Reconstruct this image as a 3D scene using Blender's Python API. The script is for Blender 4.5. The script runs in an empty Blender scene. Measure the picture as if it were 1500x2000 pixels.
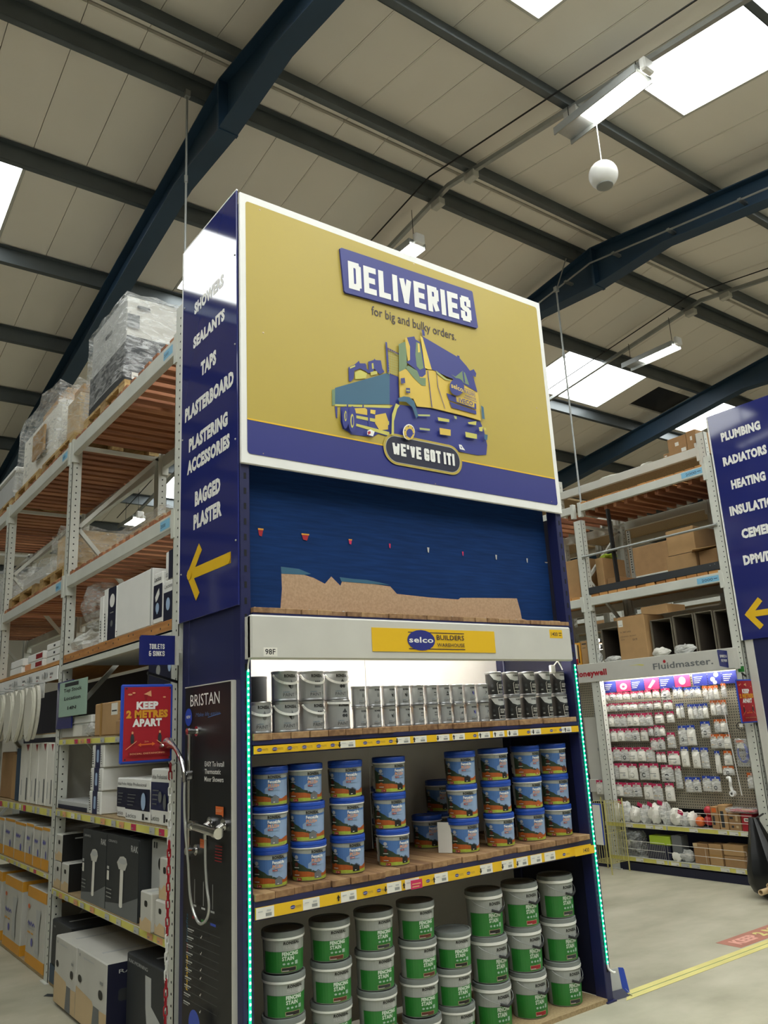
import bpy, bmesh, math, random
from mathutils import Vector, Matrix
from mathutils.geometry import tessellate_polygon
random.seed(7)
SC=bpy.context.scene; COL=SC.collection; PI=math.pi
# ---------------------------------------------------------------- camera, light, exposure
def camera():
    yaw,pit,rol=.644,.256,-.052
    f=Vector((math.sin(yaw)*math.cos(pit),math.cos(yaw)*math.cos(pit),math.sin(pit)))
    r0=Vector((math.cos(yaw),-math.sin(yaw),0)); u0=r0.cross(f)
    r=r0*math.cos(rol)+u0*math.sin(rol); u=-r0*math.sin(rol)+u0*math.cos(rol)
    m=Matrix(((r.x,u.x,-f.x,-1.669),(r.y,u.y,-f.y,-3.346),(r.z,u.z,-f.z,1.534),(0,0,0,1)))
    cd=bpy.data.cameras.new('camera'); co=bpy.data.objects.new('camera',cd); COL.objects.link(co)
    co.matrix_world=m; cd.sensor_fit='VERTICAL'; cd.sensor_height=36; cd.lens=36*1586.86/2000; cd.clip_end=200
    SC.camera=co
camera()
SKYLIGHT=8.0; LAMP=38.0; CANOPY=75.0; LEDS=5.0
wd=bpy.data.worlds.new('world'); SC.world=wd; wd.use_nodes=True
wd.node_tree.nodes['Background'].inputs[0].default_value=(.75,.82,.9,1); wd.node_tree.nodes['Background'].inputs[1].default_value=1.0
vs=SC.view_settings; vs.view_transform='Standard'; vs.look='None'; vs.gamma=1; vs.use_curve_mapping=False
vs.exposure=0.0
# ---------------------------------------------------------------- materials
def lin(h):
    o=[]
    for i in (0,2,4):
        c=int(h[i:i+2],16)/255; o.append(c/12.92 if c<=.04045 else ((c+.055)/1.055)**2.4)
    return (*o,1)
# name: hex, rough, metal, variation, noise scale, extra
SPEC=dict(
 white=('e6e6e2',.5,0,.04,6),offwhite=('c2c1b9',.55,0,.06,5),plasticwhite=('ecece8',.35,0,.03,6),
 paper=('dedcd2',.7,0,.05,12),card=('ad8a5e',.8,0,.10,9),card2=('9d7a52',.8,0,.12,9),cardshade=('3d342a',.9,0,.1,9),  # last card tone has the shade inside open boxes put in
 tape=('a87f42',.3,0,.05,8),
 ceil=('f0ebe1',.7,0,.05,.8),ceilback=('c8c4b8',.8,0,.05,1),steelblue=('27425a',.5,0,.16,2.2),purlin=('5f6669',.4,.35,.14,3),
 galv=('a9adac',.42,.7,.12,9),rackgrey=('c9cbc2',.5,0,.07,5),rackdark=('5b5c5a',.6,0,.08,5),hole=('14161a',.9,0,0,1),
 navy=('23284f',.38,0,.08,3),navysign=('272d6c',.06,0,.03,1.2),navypost=('1d214c',.4,0,.08,6),navydark=('141731',.5,0,.05,4),
 yellow=('b29d3f',.45,0,.03,2),yellow2=('e0b51e',.45,0,.03,2),lightyel=('d6cf6a',.6,0,.12,7),tapeyel=('cfc57c',.6,0,.16,3),
 boardblue=('262d7a',.4,0,.03,2),ink=('272f7e',.45,0,.04,3),ink2=('353a78',.5,0,.03,3),teal=('33607a',.5,0,.08,3),olive=('6d8560',.5,0,.08,4),
 lime=('c3bd5c',.5,0,.06,4),lime2=('a9b06a',.5,0,.06,4),yel=('dcc052',.5,0,.04,3),yel2=('d2b348',.5,0,.05,3),plum=('46305e',.5,0,.03,3),
 darktext=('2b2033',.5,0,0,1),black=('141414',.5,0,.03,4),blackgloss=('17181b',.42,0,.03,4),charcoal=('2e3134',.55,0,.10,4),grey=('8d8f8c',.5,0,.05,6),
 midgrey=('6a6d6e',.55,0,.06,6),palegrey=('b4b6b4',.5,0,.05,6),red=('a51e2b',.45,0,.05,4),pink=('c2285a',.5,0,.06,6),crimson=('8f1722',.5,0,.05,6),
 orange=('d2662a',.45,0,.06,5),peach=('dd9f74',.5,0,.05,5),skyb=('4a72ad',.45,0,.08,14),skyp=('8aa2c4',.45,0,.06,14),lidblue=('2049a8',.35,0,.06,9),
 green=('28782f',.42,0,.06,12),darkgreen=('2c3d2a',.6,0,.15,30),grass=('a2b13e',.55,0,.2,60),fence=('a8551f',.55,0,.2,50),brown=('5a2a1c',.5,0,.06,9),
 mint=('9cb8a8',.45,0,.03,9),greypail=('9da19c',.42,0,.05,9),lidgrey=('767b78',.4,0,.06,9),paledeep=('cfe0cf',.45,0,.03,9),
 tin=('a2a4a6',.3,.75,.08,14),tinlabel=('a3a6a6',.36,.25,.06,14),chrome=('dcdcdc',.12,1,.02,9),brass=('b5a080',.3,.6,.05,9),
 bluetag=('7fb9d8',.5,0,.04,6),royal=('2747b0',.4,0,.05,6),paleblue=('9fb7d6',.5,0,.05,6),lime3=('a9c43a',.45,0,.05,6),
 polythene=('101112',.32,0,.05,6),rubber=('202122',.7,0,.05,6),ceramic=('dedfda',.2,0,.02,3),seatwhite=('d8d6c8',.25,0,.03,6),
 hosegrey=('b9bab5',.3,.5,.04,30),purple=('5a5aa8',.5,0,.05,6),amber=('d99a2a',.5,0,.05,6),decal=('a76f5e',.6,0,.12,8),decalt=('d9a090',.6,0,.05,8),
 bluehose=('5864b8',.4,0,.05,6),wirewhite=('d9d6cc',.4,0,.03,6),wireyel=('b3ab6c',.4,0,.05,6),boxside=('776f60',.8,0,.1,9),tan=('c9b088',.6,0,.06,6),
)
_M={}
def nt(m): 
    m.use_nodes=True; t=m.node_tree; return t,t.nodes,t.links
def M(k):
    if k in _M: return _M[k]
    m=bpy.data.materials.new(k); _M[k]=m; t,N,L=nt(m); b=N['Principled BSDF']
    if k in SPECIAL: SPECIAL[k](t,N,L,b); return m
    h,ro,me,va,sc=SPEC[k]; c=lin(h)
    b.inputs['Roughness'].default_value=ro; b.inputs['Metallic'].default_value=me
    tc=N.new('ShaderNodeTexCoord'); nz=N.new('ShaderNodeTexNoise'); nz.inputs['Scale'].default_value=sc; nz.inputs['Detail'].default_value=3
    mx=N.new('ShaderNodeMix'); mx.data_type='RGBA'
    mx.inputs[6].default_value=(*[x*(1-va*1.6) for x in c[:3]],1); mx.inputs[7].default_value=(*[min(1,x*(1+va*1.6)) for x in c[:3]],1)
    L.new(tc.outputs['Object'],nz.inputs['Vector']); L.new(nz.outputs['Fac'],mx.inputs[0]); L.new(mx.outputs[2],b.inputs['Base Color'])
    return m
def emis(col,s):
    def f(t,N,L,b):
        b.inputs['Base Color'].default_value=(*col,1); b.inputs['Emission Color'].default_value=(*col,1); b.inputs['Emission Strength'].default_value=s
    return f
def ramp(N,stops):
    r=N.new('ShaderNodeValToRGB'); e=r.color_ramp.elements
    while len(e)<len(stops): e.new(.5)
    for x,(p,h) in zip(e,stops): x.position=p; x.color=lin(h)
    return r
def woodm(h1,h2,h3,axis):
    def f(t,N,L,b):
        tc=N.new('ShaderNodeTexCoord'); mp=N.new('ShaderNodeMapping'); oi=N.new('ShaderNodeObjectInfo')
        s=[14,14,14]; s[axis]=1.2; mp.inputs['Scale'].default_value=s
        L.new(tc.outputs['Object'],mp.inputs['Vector']); nz=N.new('ShaderNodeTexNoise'); nz.inputs['Scale'].default_value=3; nz.inputs['Detail'].default_value=5
        nz.noise_dimensions='4D'; L.new(oi.outputs['Random'],nz.inputs['W']); 
        L.new(mp.outputs[0],nz.inputs['Vector']); r=ramp(N,[(.25,h1),(.5,h2),(.75,h3)])
        ad=N.new('ShaderNodeMath'); ad.operation='MULTIPLY_ADD'; ad.inputs[1].default_value=.35; L.new(oi.outputs['Random'],ad.inputs[0]); L.new(nz.outputs['Fac'],ad.inputs[2])
        sb=N.new('ShaderNodeMath'); sb.operation='SUBTRACT'; sb.inputs[1].default_value=.17; L.new(ad.outputs[0],sb.inputs[0])
        L.new(sb.outputs[0],r.inputs[0]); L.new(r.outputs[0],b.inputs['Base Color']); b.inputs['Roughness'].default_value=.75
    return f
def concrete(t,N,L,b):
    tc=N.new('ShaderNodeTexCoord'); n1=N.new('ShaderNodeTexNoise'); n1.inputs['Scale'].default_value=.9; n1.inputs['Detail'].default_value=8; n1.inputs['Roughness'].default_value=.65
    mp=N.new('ShaderNodeMapping'); mp.inputs['Rotation'].default_value=(0,0,.9); mp.inputs['Scale'].default_value=(1,2.2,1)
    n2=N.new('ShaderNodeTexNoise'); n2.inputs['Scale'].default_value=1.6; n2.inputs['Detail'].default_value=6
    L.new(tc.outputs['Object'],n1.inputs['Vector']); L.new(tc.outputs['Object'],mp.inputs[0]); L.new(mp.outputs[0],n2.inputs['Vector'])
    ad=N.new('ShaderNodeMath'); ad.operation='MULTIPLY_ADD'; ad.inputs[1].default_value=.5; L.new(n2.outputs['Fac'],ad.inputs[0]); 
    m2=N.new('ShaderNodeMath'); m2.operation='MULTIPLY'; m2.inputs[1].default_value=.5; L.new(n1.outputs['Fac'],m2.inputs[0]); L.new(m2.outputs[0],ad.inputs[2])
    r=ramp(N,[(.3,'8a8773'),(.5,'a8a48f'),(.7,'beb9a6')]); L.new(ad.outputs[0],r.inputs[0]); L.new(r.outputs[0],b.inputs['Base Color'])
    b.inputs['Roughness'].default_value=.55
    bp=N.new('ShaderNodeBump'); bp.inputs['Strength'].default_value=.08; L.new(n1.outputs['Fac'],bp.inputs['Height']); L.new(bp.outputs[0],b.inputs['Normal'])
def film(alpha,col,rough,bump):
    def f(t,N,L,b):
        out=N['Material Output']; tr=N.new('ShaderNodeBsdfTransparent'); mx=N.new('ShaderNodeMixShader')
        tc=N.new('ShaderNodeTexCoord'); mp=N.new('ShaderNodeMapping'); mp.inputs['Scale'].default_value=(3,3,9); nz=N.new('ShaderNodeTexNoise'); nz.inputs['Scale'].default_value=3; nz.inputs['Detail'].default_value=6; nz.inputs['Distortion'].default_value=1.5
        L.new(tc.outputs['Object'],mp.inputs[0]); L.new(mp.outputs[0],nz.inputs['Vector'])
        mr=N.new('ShaderNodeMapRange'); mr.inputs[1].default_value=.35; mr.inputs[2].default_value=.7; mr.inputs[3].default_value=max(0,alpha-.2); mr.inputs[4].default_value=min(1,alpha+.25)
        L.new(nz.outputs['Fac'],mr.inputs[0]); L.new(mr.outputs[0],mx.inputs[0])
        bp=N.new('ShaderNodeBump'); bp.inputs['Strength'].default_value=bump; bp.inputs['Distance'].default_value=.05; L.new(nz.outputs['Fac'],bp.inputs['Height']); L.new(bp.outputs[0],b.inputs['Normal'])
        b.inputs['Base Color'].default_value=lin(col); b.inputs['Roughness'].default_value=rough; b.inputs['Specular IOR Level'].default_value=.9
        L.new(tr.outputs[0],mx.inputs[1]); L.new(b.outputs[0],mx.inputs[2]); L.new(mx.outputs[0],out.inputs[0])
    return f
def peg(t,N,L,b):
    tc=N.new('ShaderNodeTexCoord'); vm=N.new('ShaderNodeVectorMath'); vm.operation='SCALE'; vm.inputs['Scale'].default_value=40
    fr=N.new('ShaderNodeVectorMath'); fr.operation='FRACTION'; sb=N.new('ShaderNodeVectorMath'); sb.operation='SUBTRACT'; sb.inputs[1].default_value=(.5,.5,.5)
    mu=N.new('ShaderNodeVectorMath'); mu.operation='MULTIPLY'; mu.inputs[1].default_value=(0,1,1); le=N.new('ShaderNodeVectorMath'); le.operation='LENGTH'
    L.new(tc.outputs['Object'],vm.inputs[0]); L.new(vm.outputs[0],fr.inputs[0]); L.new(fr.outputs[0],sb.inputs[0]); L.new(sb.outputs[0],mu.inputs[0]); L.new(mu.outputs[0],le.inputs[0])
    r=ramp(N,[(.2,'2c2a28'),(.26,'97917f')]); L.new(le.outputs['Value'],r.inputs[0]); L.new(r.outputs[0],b.inputs['Base Color']); b.inputs['Roughness'].default_value=.5
def bluepaint(t,N,L,b):
    tc=N.new('ShaderNodeTexCoord'); mp=N.new('ShaderNodeMapping'); mp.inputs['Scale'].default_value=(2,2,30)
    nz=N.new('ShaderNodeTexNoise'); nz.inputs['Scale'].default_value=2.5; nz.inputs['Detail'].default_value=5
    L.new(tc.outputs['Object'],mp.inputs[0]); L.new(mp.outputs[0],nz.inputs['Vector']); r=ramp(N,[(.3,'0d2956'),(.7,'12356b')]); L.new(nz.outputs['Fac'],r.inputs[0])
    L.new(r.outputs[0],b.inputs['Base Color']); b.inputs['Roughness'].default_value=.75; b.inputs['Specular IOR Level'].default_value=.15
def chip(h1,h2):
    def f(t,N,L,b):
        tc=N.new('ShaderNodeTexCoord'); nz=N.new('ShaderNodeTexNoise'); nz.inputs['Scale'].default_value=90; nz.inputs['Detail'].default_value=4
        L.new(tc.outputs['Object'],nz.inputs['Vector']); r=ramp(N,[(.35,h1),(.65,h2)]); L.new(nz.outputs['Fac'],r.inputs[0]); L.new(r.outputs[0],b.inputs['Base Color']); b.inputs['Roughness'].default_value=.8
    return f
SPECIAL=dict(skylight=emis((.97,1,.98),SKYLIGHT),lamp=emis((1,.98,.9),LAMP),canopy=emis((1,.97,.88),CANOPY),led=emis((.16,1,.55),LEDS*2.2),ledglow=emis((.0,.5,.24),LEDS*.22),
 pegged=emis((1,.97,.92),60.0),farlamp=emis((1,.98,.92),9.0),
 slat=woodm('7a4a30','96603f','b07a54',0),plank=woodm('6e4f34','8b6a48','a3835c',1),timber=woodm('a06a38','b98348','cc9a5e',1),pallet=woodm('8f7248','b3945f','c9ad78',1),
 concrete=concrete,film=film(.22,'f4f7f7',.10,.3),clearbag=film(.6,'e6e7e2',.2,.4),thinfilm=film(.22,'f0f4f4',.12,.4),greyfilm=film(.22,'dfe2e0',.15,.3),
 peg=peg,bluepaint=bluepaint,chipboard=chip('8f7a58','a8926c'),bareboard=chip('a88a6c','b89a7c'))
# ---------------------------------------------------------------- mesh helpers
class MB:
    def __init__(s): s.v=[]; s.f=[]; s.m=[]
    def add(s,vs,fs,m=0):
        o=len(s.v); s.v+=[tuple(v) for v in vs]; s.f+=[[i+o for i in f] for f in fs]; s.m+=[m]*len(fs); return s
    def box(s,x0,x1,y0,y1,z0,z1,m=0,c=0):
        if x1<x0: x0,x1=x1,x0
        if y1<y0: y0,y1=y1,y0
        if z1<z0: z0,z1=z1,z0
        if c<=0:
            return s.add([(x0,y0,z0),(x1,y0,z0),(x1,y1,z0),(x0,y1,z0),(x0,y0,z1),(x1,y0,z1),(x1,y1,z1),(x0,y1,z1)],
              [[3,2,1,0],[4,5,6,7],[0,1,5,4],[1,2,6,5],[2,3,7,6],[3,0,4,7]],m)
        X=(x0,x1);Y=(y0,y1);Z=(z0,z1);vs=[];ix={}
        for i in (0,1):
            for j in (0,1):
                for k in (0,1):
                    p=[X[i],Y[j],Z[k]]; q=[p[0]+c*(1-2*i),p[1]+c*(1-2*j),p[2]+c*(1-2*k)]
                    for a in range(3):
                        ix[i,j,k,a]=len(vs); w=list(q); w[a]=p[a]; vs.append(w)
        fs=[]
        for a in range(3):
            b,d=(a+1)%3,(a+2)%3
            for sgn in (0,1):
                f=[]
                for u,w in ((0,0),(1,0),(1,1),(0,1)):
                    t=[0,0,0]; t[a]=sgn; t[b]=u; t[d]=w; f.append(ix[t[0],t[1],t[2],a])
                fs.append(f if sgn else f[::-1])
            for u in (0,1):
                for w in (0,1):
                    t0=[0,0,0]; t0[b]=u; t0[d]=w; t1=list(t0); t1[a]=1
                    f=[ix[(*t0,b)],ix[(*t1,b)],ix[(*t1,d)],ix[(*t0,d)]]
                    fs.append(f if u==w else f[::-1])
        for i in (0,1):
            for j in (0,1):
                for k in (0,1):
                    f=[ix[i,j,k,0],ix[i,j,k,1],ix[i,j,k,2]]; fs.append(f if (i+j+k)%2 else f[::-1])
        return s.add(vs,fs,m)
    def bar(s,p,q,w,h,m=0,up=(0,0,1)):
        p=Vector(p);q=Vector(q);d=(q-p).normalized();u=Vector(up)
        if abs(d.dot(u))>.98: u=Vector((0,1,0))
        a=d.cross(u).normalized()*w/2; b=a.cross(d).normalized()*h/2
        vs=[e+x*a+y*b for e in (p,q) for x,y in ((-1,-1),(1,-1),(1,1),(-1,1))]
        return s.add(vs,[[0,1,2,3],[7,6,5,4],[0,4,5,1],[1,5,6,2],[2,6,7,3],[3,7,4,0]],m)
    def tube(s,pts,r,n=8,m=0,closed=False):
        P=[Vector(p) for p in pts]; K=len(P); rings=[]; a=None
        for i in range(K):
            if closed: d=P[(i+1)%K]-P[i-1]
            else: d=P[min(i+1,K-1)]-P[max(i-1,0)]
            d.normalize()
            if a is None:
                a=d.cross(Vector((0,0,1)))
                if a.length<.1: a=d.cross(Vector((0,1,0)))
            a=(a-d*a.dot(d)).normalized(); b=d.cross(a)
            rr=r[i] if isinstance(r,(list,tuple)) else r
            rings.append([P[i]+rr*(math.cos(2*PI*k/n)*a+math.sin(2*PI*k/n)*b) for k in range(n)])
        vs=[v for R in rings for v in R]; fs=[]
        for i in range(K if closed else K-1):
            j=(i+1)%K
            for k in range(n): fs.append([i*n+k,i*n+(k+1)%n,j*n+(k+1)%n,j*n+k])
        if not closed: fs+= [list(range(n))[::-1],[(K-1)*n+k for k in range(n)]]
        return s.add(vs,fs,m)
    def lathe(s,prof,n=24,o=(0,0,0),ms=None,axis='z',m=0):
        vs=[];fs=[];mm=[]; rows=[]
        def put(r,z,k):
            a=2*PI*k/n; x,y=r*math.cos(a),r*math.sin(a)
            return {'z':(o[0]+x,o[1]+y,o[2]+z),'x':(o[0]+z,o[1]+x,o[2]+y),'y':(o[0]+x,o[1]+z,o[2]+y)}[axis]
        for r,z in prof:
            if r<=1e-6: rows.append([len(vs)]); vs.append(put(0,z,0))
            else: rows.append(list(range(len(vs),len(vs)+n))); vs+=[put(r,z,k) for k in range(n)]
        for i in range(len(rows)-1):
            A,B=rows[i],rows[i+1]; mi=ms[i] if ms else m
            for k in range(n):
                k2=(k+1)%n
                if len(A)==1 and len(B)==1: continue
                if len(A)==1: f=[A[0],B[k2],B[k]]
                elif len(B)==1: f=[A[k],A[k2],B[0]]
                else: f=[A[k],A[k2],B[k2],B[k]]
                fs.append(f); mm.append(mi)
        o_=len(s.v); s.v+=vs; s.f+=[[i+o_ for i in f] for f in fs]; s.m+=mm; return s
    def ball(s,c,r,m=0,n=12,sq=(1,1,1)):
        K=n//2; pr=[(r*math.sin(PI*i/K),-r*math.cos(PI*i/K)) for i in range(K+1)]; pr[0]=(0,-r); pr[-1]=(0,r)
        b=MB().lathe(pr,n); return s.add([(c[0]+v[0]*sq[0],c[1]+v[1]*sq[1],c[2]+v[2]*sq[2]) for v in b.v],b.f,m)
    def prism(s,poly,mapf,d0,d1,m=0):
        n=len(poly); vs=[mapf(x,y,d0) for x,y in poly]+[mapf(x,y,d1) for x,y in poly]
        T=tessellate_polygon([[Vector((x,y,0)) for x,y in poly]])
        fs=[list(t) for t in T]+[[i+n for i in t[::-1]] for t in T]+[[i,(i+1)%n,(i+1)%n+n,i+n] for i in range(n)]
        return s.add(vs,fs,m)
def woff(o):
    p=Vector((0,0,0))
    while o is not None: p+=o.location; o=o.parent
    return p
def link(name,data,parent=None):
    o=bpy.data.objects.new(name,data); COL.objects.link(o); o.parent=parent; return o
def ob(name,mb,mats,parent=None,loc=None,smooth=False,recalc=True):
    off=woff(parent) if parent is not None else Vector(loc or (0,0,0))
    me=bpy.data.meshes.new(name); me.from_pydata([(v[0]-off.x,v[1]-off.y,v[2]-off.z) for v in mb.v],[],mb.f)
    if isinstance(mats,str): mats=[mats]
    for k in mats: me.materials.append(M(k))
    if len(mats)>1: me.polygons.foreach_set('material_index',mb.m)
    if recalc:
        b=bmesh.new(); b.from_mesh(me); bmesh.ops.recalc_face_normals(b,faces=b.faces); b.to_mesh(me); b.free()
    if smooth:
        me.polygons.foreach_set('use_smooth',[True]*len(me.polygons)); me.set_sharp_from_angle(angle=.7)
    me.update(); o=link(name,me,parent)
    if parent is None and loc is not None: o.location=loc
    return o
def tag(o,label=None,cat=None,group=None,kind=None):
    if label: o['label']=label
    if cat: o['category']=cat
    if group: o['group']=group
    if kind: o['kind']=kind
    return o
def thing(name,label,cat,loc=(0,0,0),group=None):
    o=bpy.data.objects.new(name,None); COL.objects.link(o); o.location=loc; o.empty_display_size=.1; return tag(o,label,cat,group)
def dup(r0,loc,rz=0,label=None,group=None):
    r=r0.copy(); COL.objects.link(r); r.location=loc; r.rotation_euler=(0,0,rz); tag(r,label,None,group)
    for ch in r0.children:
        c=ch.copy(); COL.objects.link(c); c.parent=r
        for g in ch.children:
            d=g.copy(); COL.objects.link(d); d.parent=c
    return r
# ---------------------------------------------------------------- flat print and lettering
_T={}
def ttris(st,b):
    if (st,b) in _T: return _T[st,b]
    cu=bpy.data.curves.new('t','FONT'); cu.body=st; cu.offset=b; cu.size=1; cu.resolution_u=2; cu.space_character=1+max(0,b)*1.3
    o=bpy.data.objects.new('t',cu); me=o.to_mesh(); me.calc_loop_triangles()
    V=[(v.co.x,v.co.y) for v in me.vertices]; R=[[V[i] for i in t.vertices] for t in me.loop_triangles]
    o.to_mesh_clear(); bpy.data.objects.remove(o); bpy.data.curves.remove(cu); _T[st,b]=R; return R
def bbox(T):
    xs=[p[0] for t in T for p in t]; ys=[p[1] for t in T for p in t]; return min(xs),max(xs),min(ys),max(ys)
CAPH=None
G=dict(D='0,0 0,6 2.2,6 3,5.2 3,.8 2.2,0 0,0',E='3,6 0,6 0,0 3,0|0,3 2.5,3',L='0,6 0,0 2.8,0',I='0,6 0,0',V='0,6 1.5,0 3,6',R='0,0 0,6 2.3,6 3,5.3 3,3.6 2.3,3 0,3|1.6,3 3,0',
 S='3,4.6 3,5.3 2.3,6 .7,6 0,5.3 0,3.8 .6,3.2 2.4,2.8 3,2.2 3,.7 2.3,0 .7,0 0,.7 0,1.4',W="0,6 1,0 2.6,4 4.2,0 5.2,6",A='0,0 0,5 .9,6 2.1,6 3,5 3,0|0,2.2 3,2.2',P='0,0 0,6 2.3,6 3,5.3 3,3.4 2.3,2.7 0,2.7',G='3.2,4.9 3.2,5.4 2.6,6 .7,6 0,5.3 0,.7 .7,0 2.6,0 3.2,.7 3.2,2.5 2.2,2.5',
 O='.7,0 2.3,0 3,.7 3,5.3 2.3,6 .7,6 0,5.3 0,.7 .7,0',T='0,6 3,6|1.5,6 1.5,0',N='0,0 0,6 3,0 3,6',K='0,0 0,6|3,6 .4,3 3,0')
G["'"]='0,6 0,5';G['!']='0,6 0,2|0,.35 0,0';G['&']='3,2.8 3,.7 2.3,0 .7,0 0,.7 0,2.4 .8,3.1 0,3.8 0,5.3 .7,6 2.3,6 2.6,5.6|.8,3.1 3.2,3.1'
class Pr:
    def __init__(s,mapf,dl=.0006,strip=None,d0=0): s.map=mapf; s.d=d0; s.dl=dl; s.mb=MB(); s.mats=[]; s.strip=strip
    def tris(s,T,m,step=0):
        s.d+=s.dl
        if m not in s.mats: s.mats.append(m)
        mi=s.mats.index(m)
        if s.strip:
            out=[]
            for t in T:
                a=min(p[0] for p in t); b=max(p[0] for p in t)
                if b-a<=s.strip*1.01: out.append(t); continue
                k=math.floor(a/s.strip)
                while k*s.strip<b:
                    q=list(t)
                    for lim,sg in ((k*s.strip,1),((k+1)*s.strip,-1)):
                        r=[]
                        for i in range(len(q)):
                            p0,p1=q[i],q[(i+1)%len(q)]; d0,d1=(p0[0]-lim)*sg,(p1[0]-lim)*sg
                            if d0>=0: r.append(p0)
                            if d0*d1<0: f=d0/(d0-d1); r.append((p0[0]+f*(p1[0]-p0[0]),p0[1]+f*(p1[1]-p0[1])))
                        q=r
                    if len(q)>=3: out.append(q)
                    k+=1
            T=out
        for i,t in enumerate(T): s.mb.add([s.map(x,y,s.d+(i*step)) for x,y in t],[list(range(len(t)))],mi)
        if step: s.d+=len(T)*step
        return s
    def poly(s,pts,m):
        ix=tessellate_polygon([[Vector((x,y,0)) for x,y in pts]]); return s.tris([[pts[i] for i in t] for t in ix],m)
    def rect(s,x0,y0,x1,y1,m): return s.tris([[(x0,y0),(x1,y0),(x1,y1),(x0,y1)]],m)
    def ell(s,cx,cy,rx,ry,m,n=20,rot=0):
        P=[(rx*math.cos(2*PI*i/n),ry*math.sin(2*PI*i/n)) for i in range(n)]; c,q=math.cos(rot),math.sin(rot)
        return s.poly([(cx+x*c-y*q,cy+x*q+y*c) for x,y in P],m)
    def rrect(s,x0,y0,x1,y1,r,m,n=5):
        P=[]
        for cx,cy,a in ((x1-r,y0+r,-PI/2),(x1-r,y1-r,0),(x0+r,y1-r,PI/2),(x0+r,y0+r,PI)):
            P+=[(cx+r*math.cos(a+PI/2*i/n),cy+r*math.sin(a+PI/2*i/n)) for i in range(n+1)]
        return s.poly(P,m)
    def line(s,pts,w,m,cap=0):
        T=[]
        for (x0,y0),(x1,y1) in zip(pts,pts[1:]):
            L=math.hypot(x1-x0,y1-y0) or 1; dx,dy=(x1-x0)/L,(y1-y0)/L; e=w/2*cap
            T.append([(x0-dx*e-dy*w/2,y0-dy*e+dx*w/2),(x0-dx*e+dy*w/2,y0-dy*e-dx*w/2),(x1+dx*e+dy*w/2,y1+dy*e-dx*w/2),(x1+dx*e-dy*w/2,y1+dy*e+dx*w/2)])
        return s.tris(T,m,.00004)
    def text(s,st,x,y,h,m,w=None,bold=.0,al='l',sl=0):
        # x,y: left (or centre) of the base line; h: cap height; w: total width
        global CAPH
        if CAPH is None: b=bbox(ttris('H',0)); CAPH=b[3]
        T=ttris(st,bold); b=bbox(T); k=h/CAPH; kx=k if w is None else w/(b[1]-b[0])
        x0=x-(0 if al=='l' else (b[1]-b[0])*kx/2)
        return s.tris([[(x0+(p[0]-b[0])*kx+sl*p[1]*k,y+p[1]*k) for p in t] for t in T],m)
    def block(s,st,x,y,h,m,w,t=.2):
        # chamfered block capitals, x = left, w = total width
        th=h*t; u=(h-th)/6; sp=1.0; it=[]
        for ch in st:
            L=None if ch==' ' else [[tuple(map(float,p.split(','))) for p in q.split()] for q in G[ch].split('|')]
            it.append((L,1.2 if L is None else max(p[0] for q in L for p in q)))
        n=len([1 for L,_ in it if L]); kx=(w-n*th)/(sum(m_ for _,m_ in it)+(len(it)-1)*sp); pos=0; S=[]; T=[]
        for L,mw in it:
            if L:
                for q in L: S.append([(a*kx+pos,b) for a,b in q])
                pos+=mw*kx+th+sp*kx
            else: pos+=(mw+sp)*kx
        kx=1
        for q in S:
            P=[(x+th/2+a*kx,y+th/2+b*u) for a,b in q]
            for (x0,y0),(x1,y1) in zip(P,P[1:]):
                L=math.hypot(x1-x0,y1-y0); dx,dy=(x1-x0)/L,(y1-y0)/L; e=th/2*(1 if abs(dx)<.01 or abs(dy)<.01 else (.55 if L>2*th else .3))
                T.append([(x0-dx*e-dy*th/2,y0-dy*e+dx*th/2),(x0-dx*e+dy*th/2,y0-dy*e-dx*th/2),(x1+dx*e+dy*th/2,y1+dy*e-dx*th/2),(x1+dx*e-dy*th/2,y1+dy*e+dx*th/2)])
        return s.tris(T,m,.00004)
    def obj(s,name,parent): return ob(name,s.mb,s.mats,parent,recalc=False)
def fy(y0): return lambda x,y,d:(x,y0-d,y)            # sheet facing -y: x right, y up
def fx(x0): return lambda x,y,d:(x0-d,-x,y)           # sheet facing -x: x = -world y
def fz(z0): return lambda x,y,d:(x,y,z0+d)
def cyl(r): return lambda x,y,d:((r+d)*math.sin(x/r),-(r+d)*math.cos(x/r),y)
def logo(P,x,y,w,oval='ink',tx='white',t2='darktext',lines=True):
    # oval shop emblem with two lines of lettering, w = total width, (x,y) = left centre
    h=w*.27; rx=w*.235
    if lines: P.rect(x+w*.02,y+h*.36,x+w,y+h*.40,t2).rect(x+w*.02,y-h*.44,x+w,y-h*.40,t2)
    P.ell(x+rx,y,rx,h*.5,oval); P.text('selco',x+rx,y-h*.11,h*.26,tx,w=rx*1.75,bold=.02,al='c')
    P.text('BUILDERS',x+w*.50,y+h*.04,h*.23,t2,w=w*.49,bold=.01); P.text('WAREHOUSE',x+w*.50,y-h*.30,h*.17,t2,w=w*.49,bold=.01)
ORD=['first','second','third','fourth','fifth','sixth','seventh','eighth','ninth','tenth','eleventh','twelfth','thirteenth','fourteenth','fifteenth']
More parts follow.
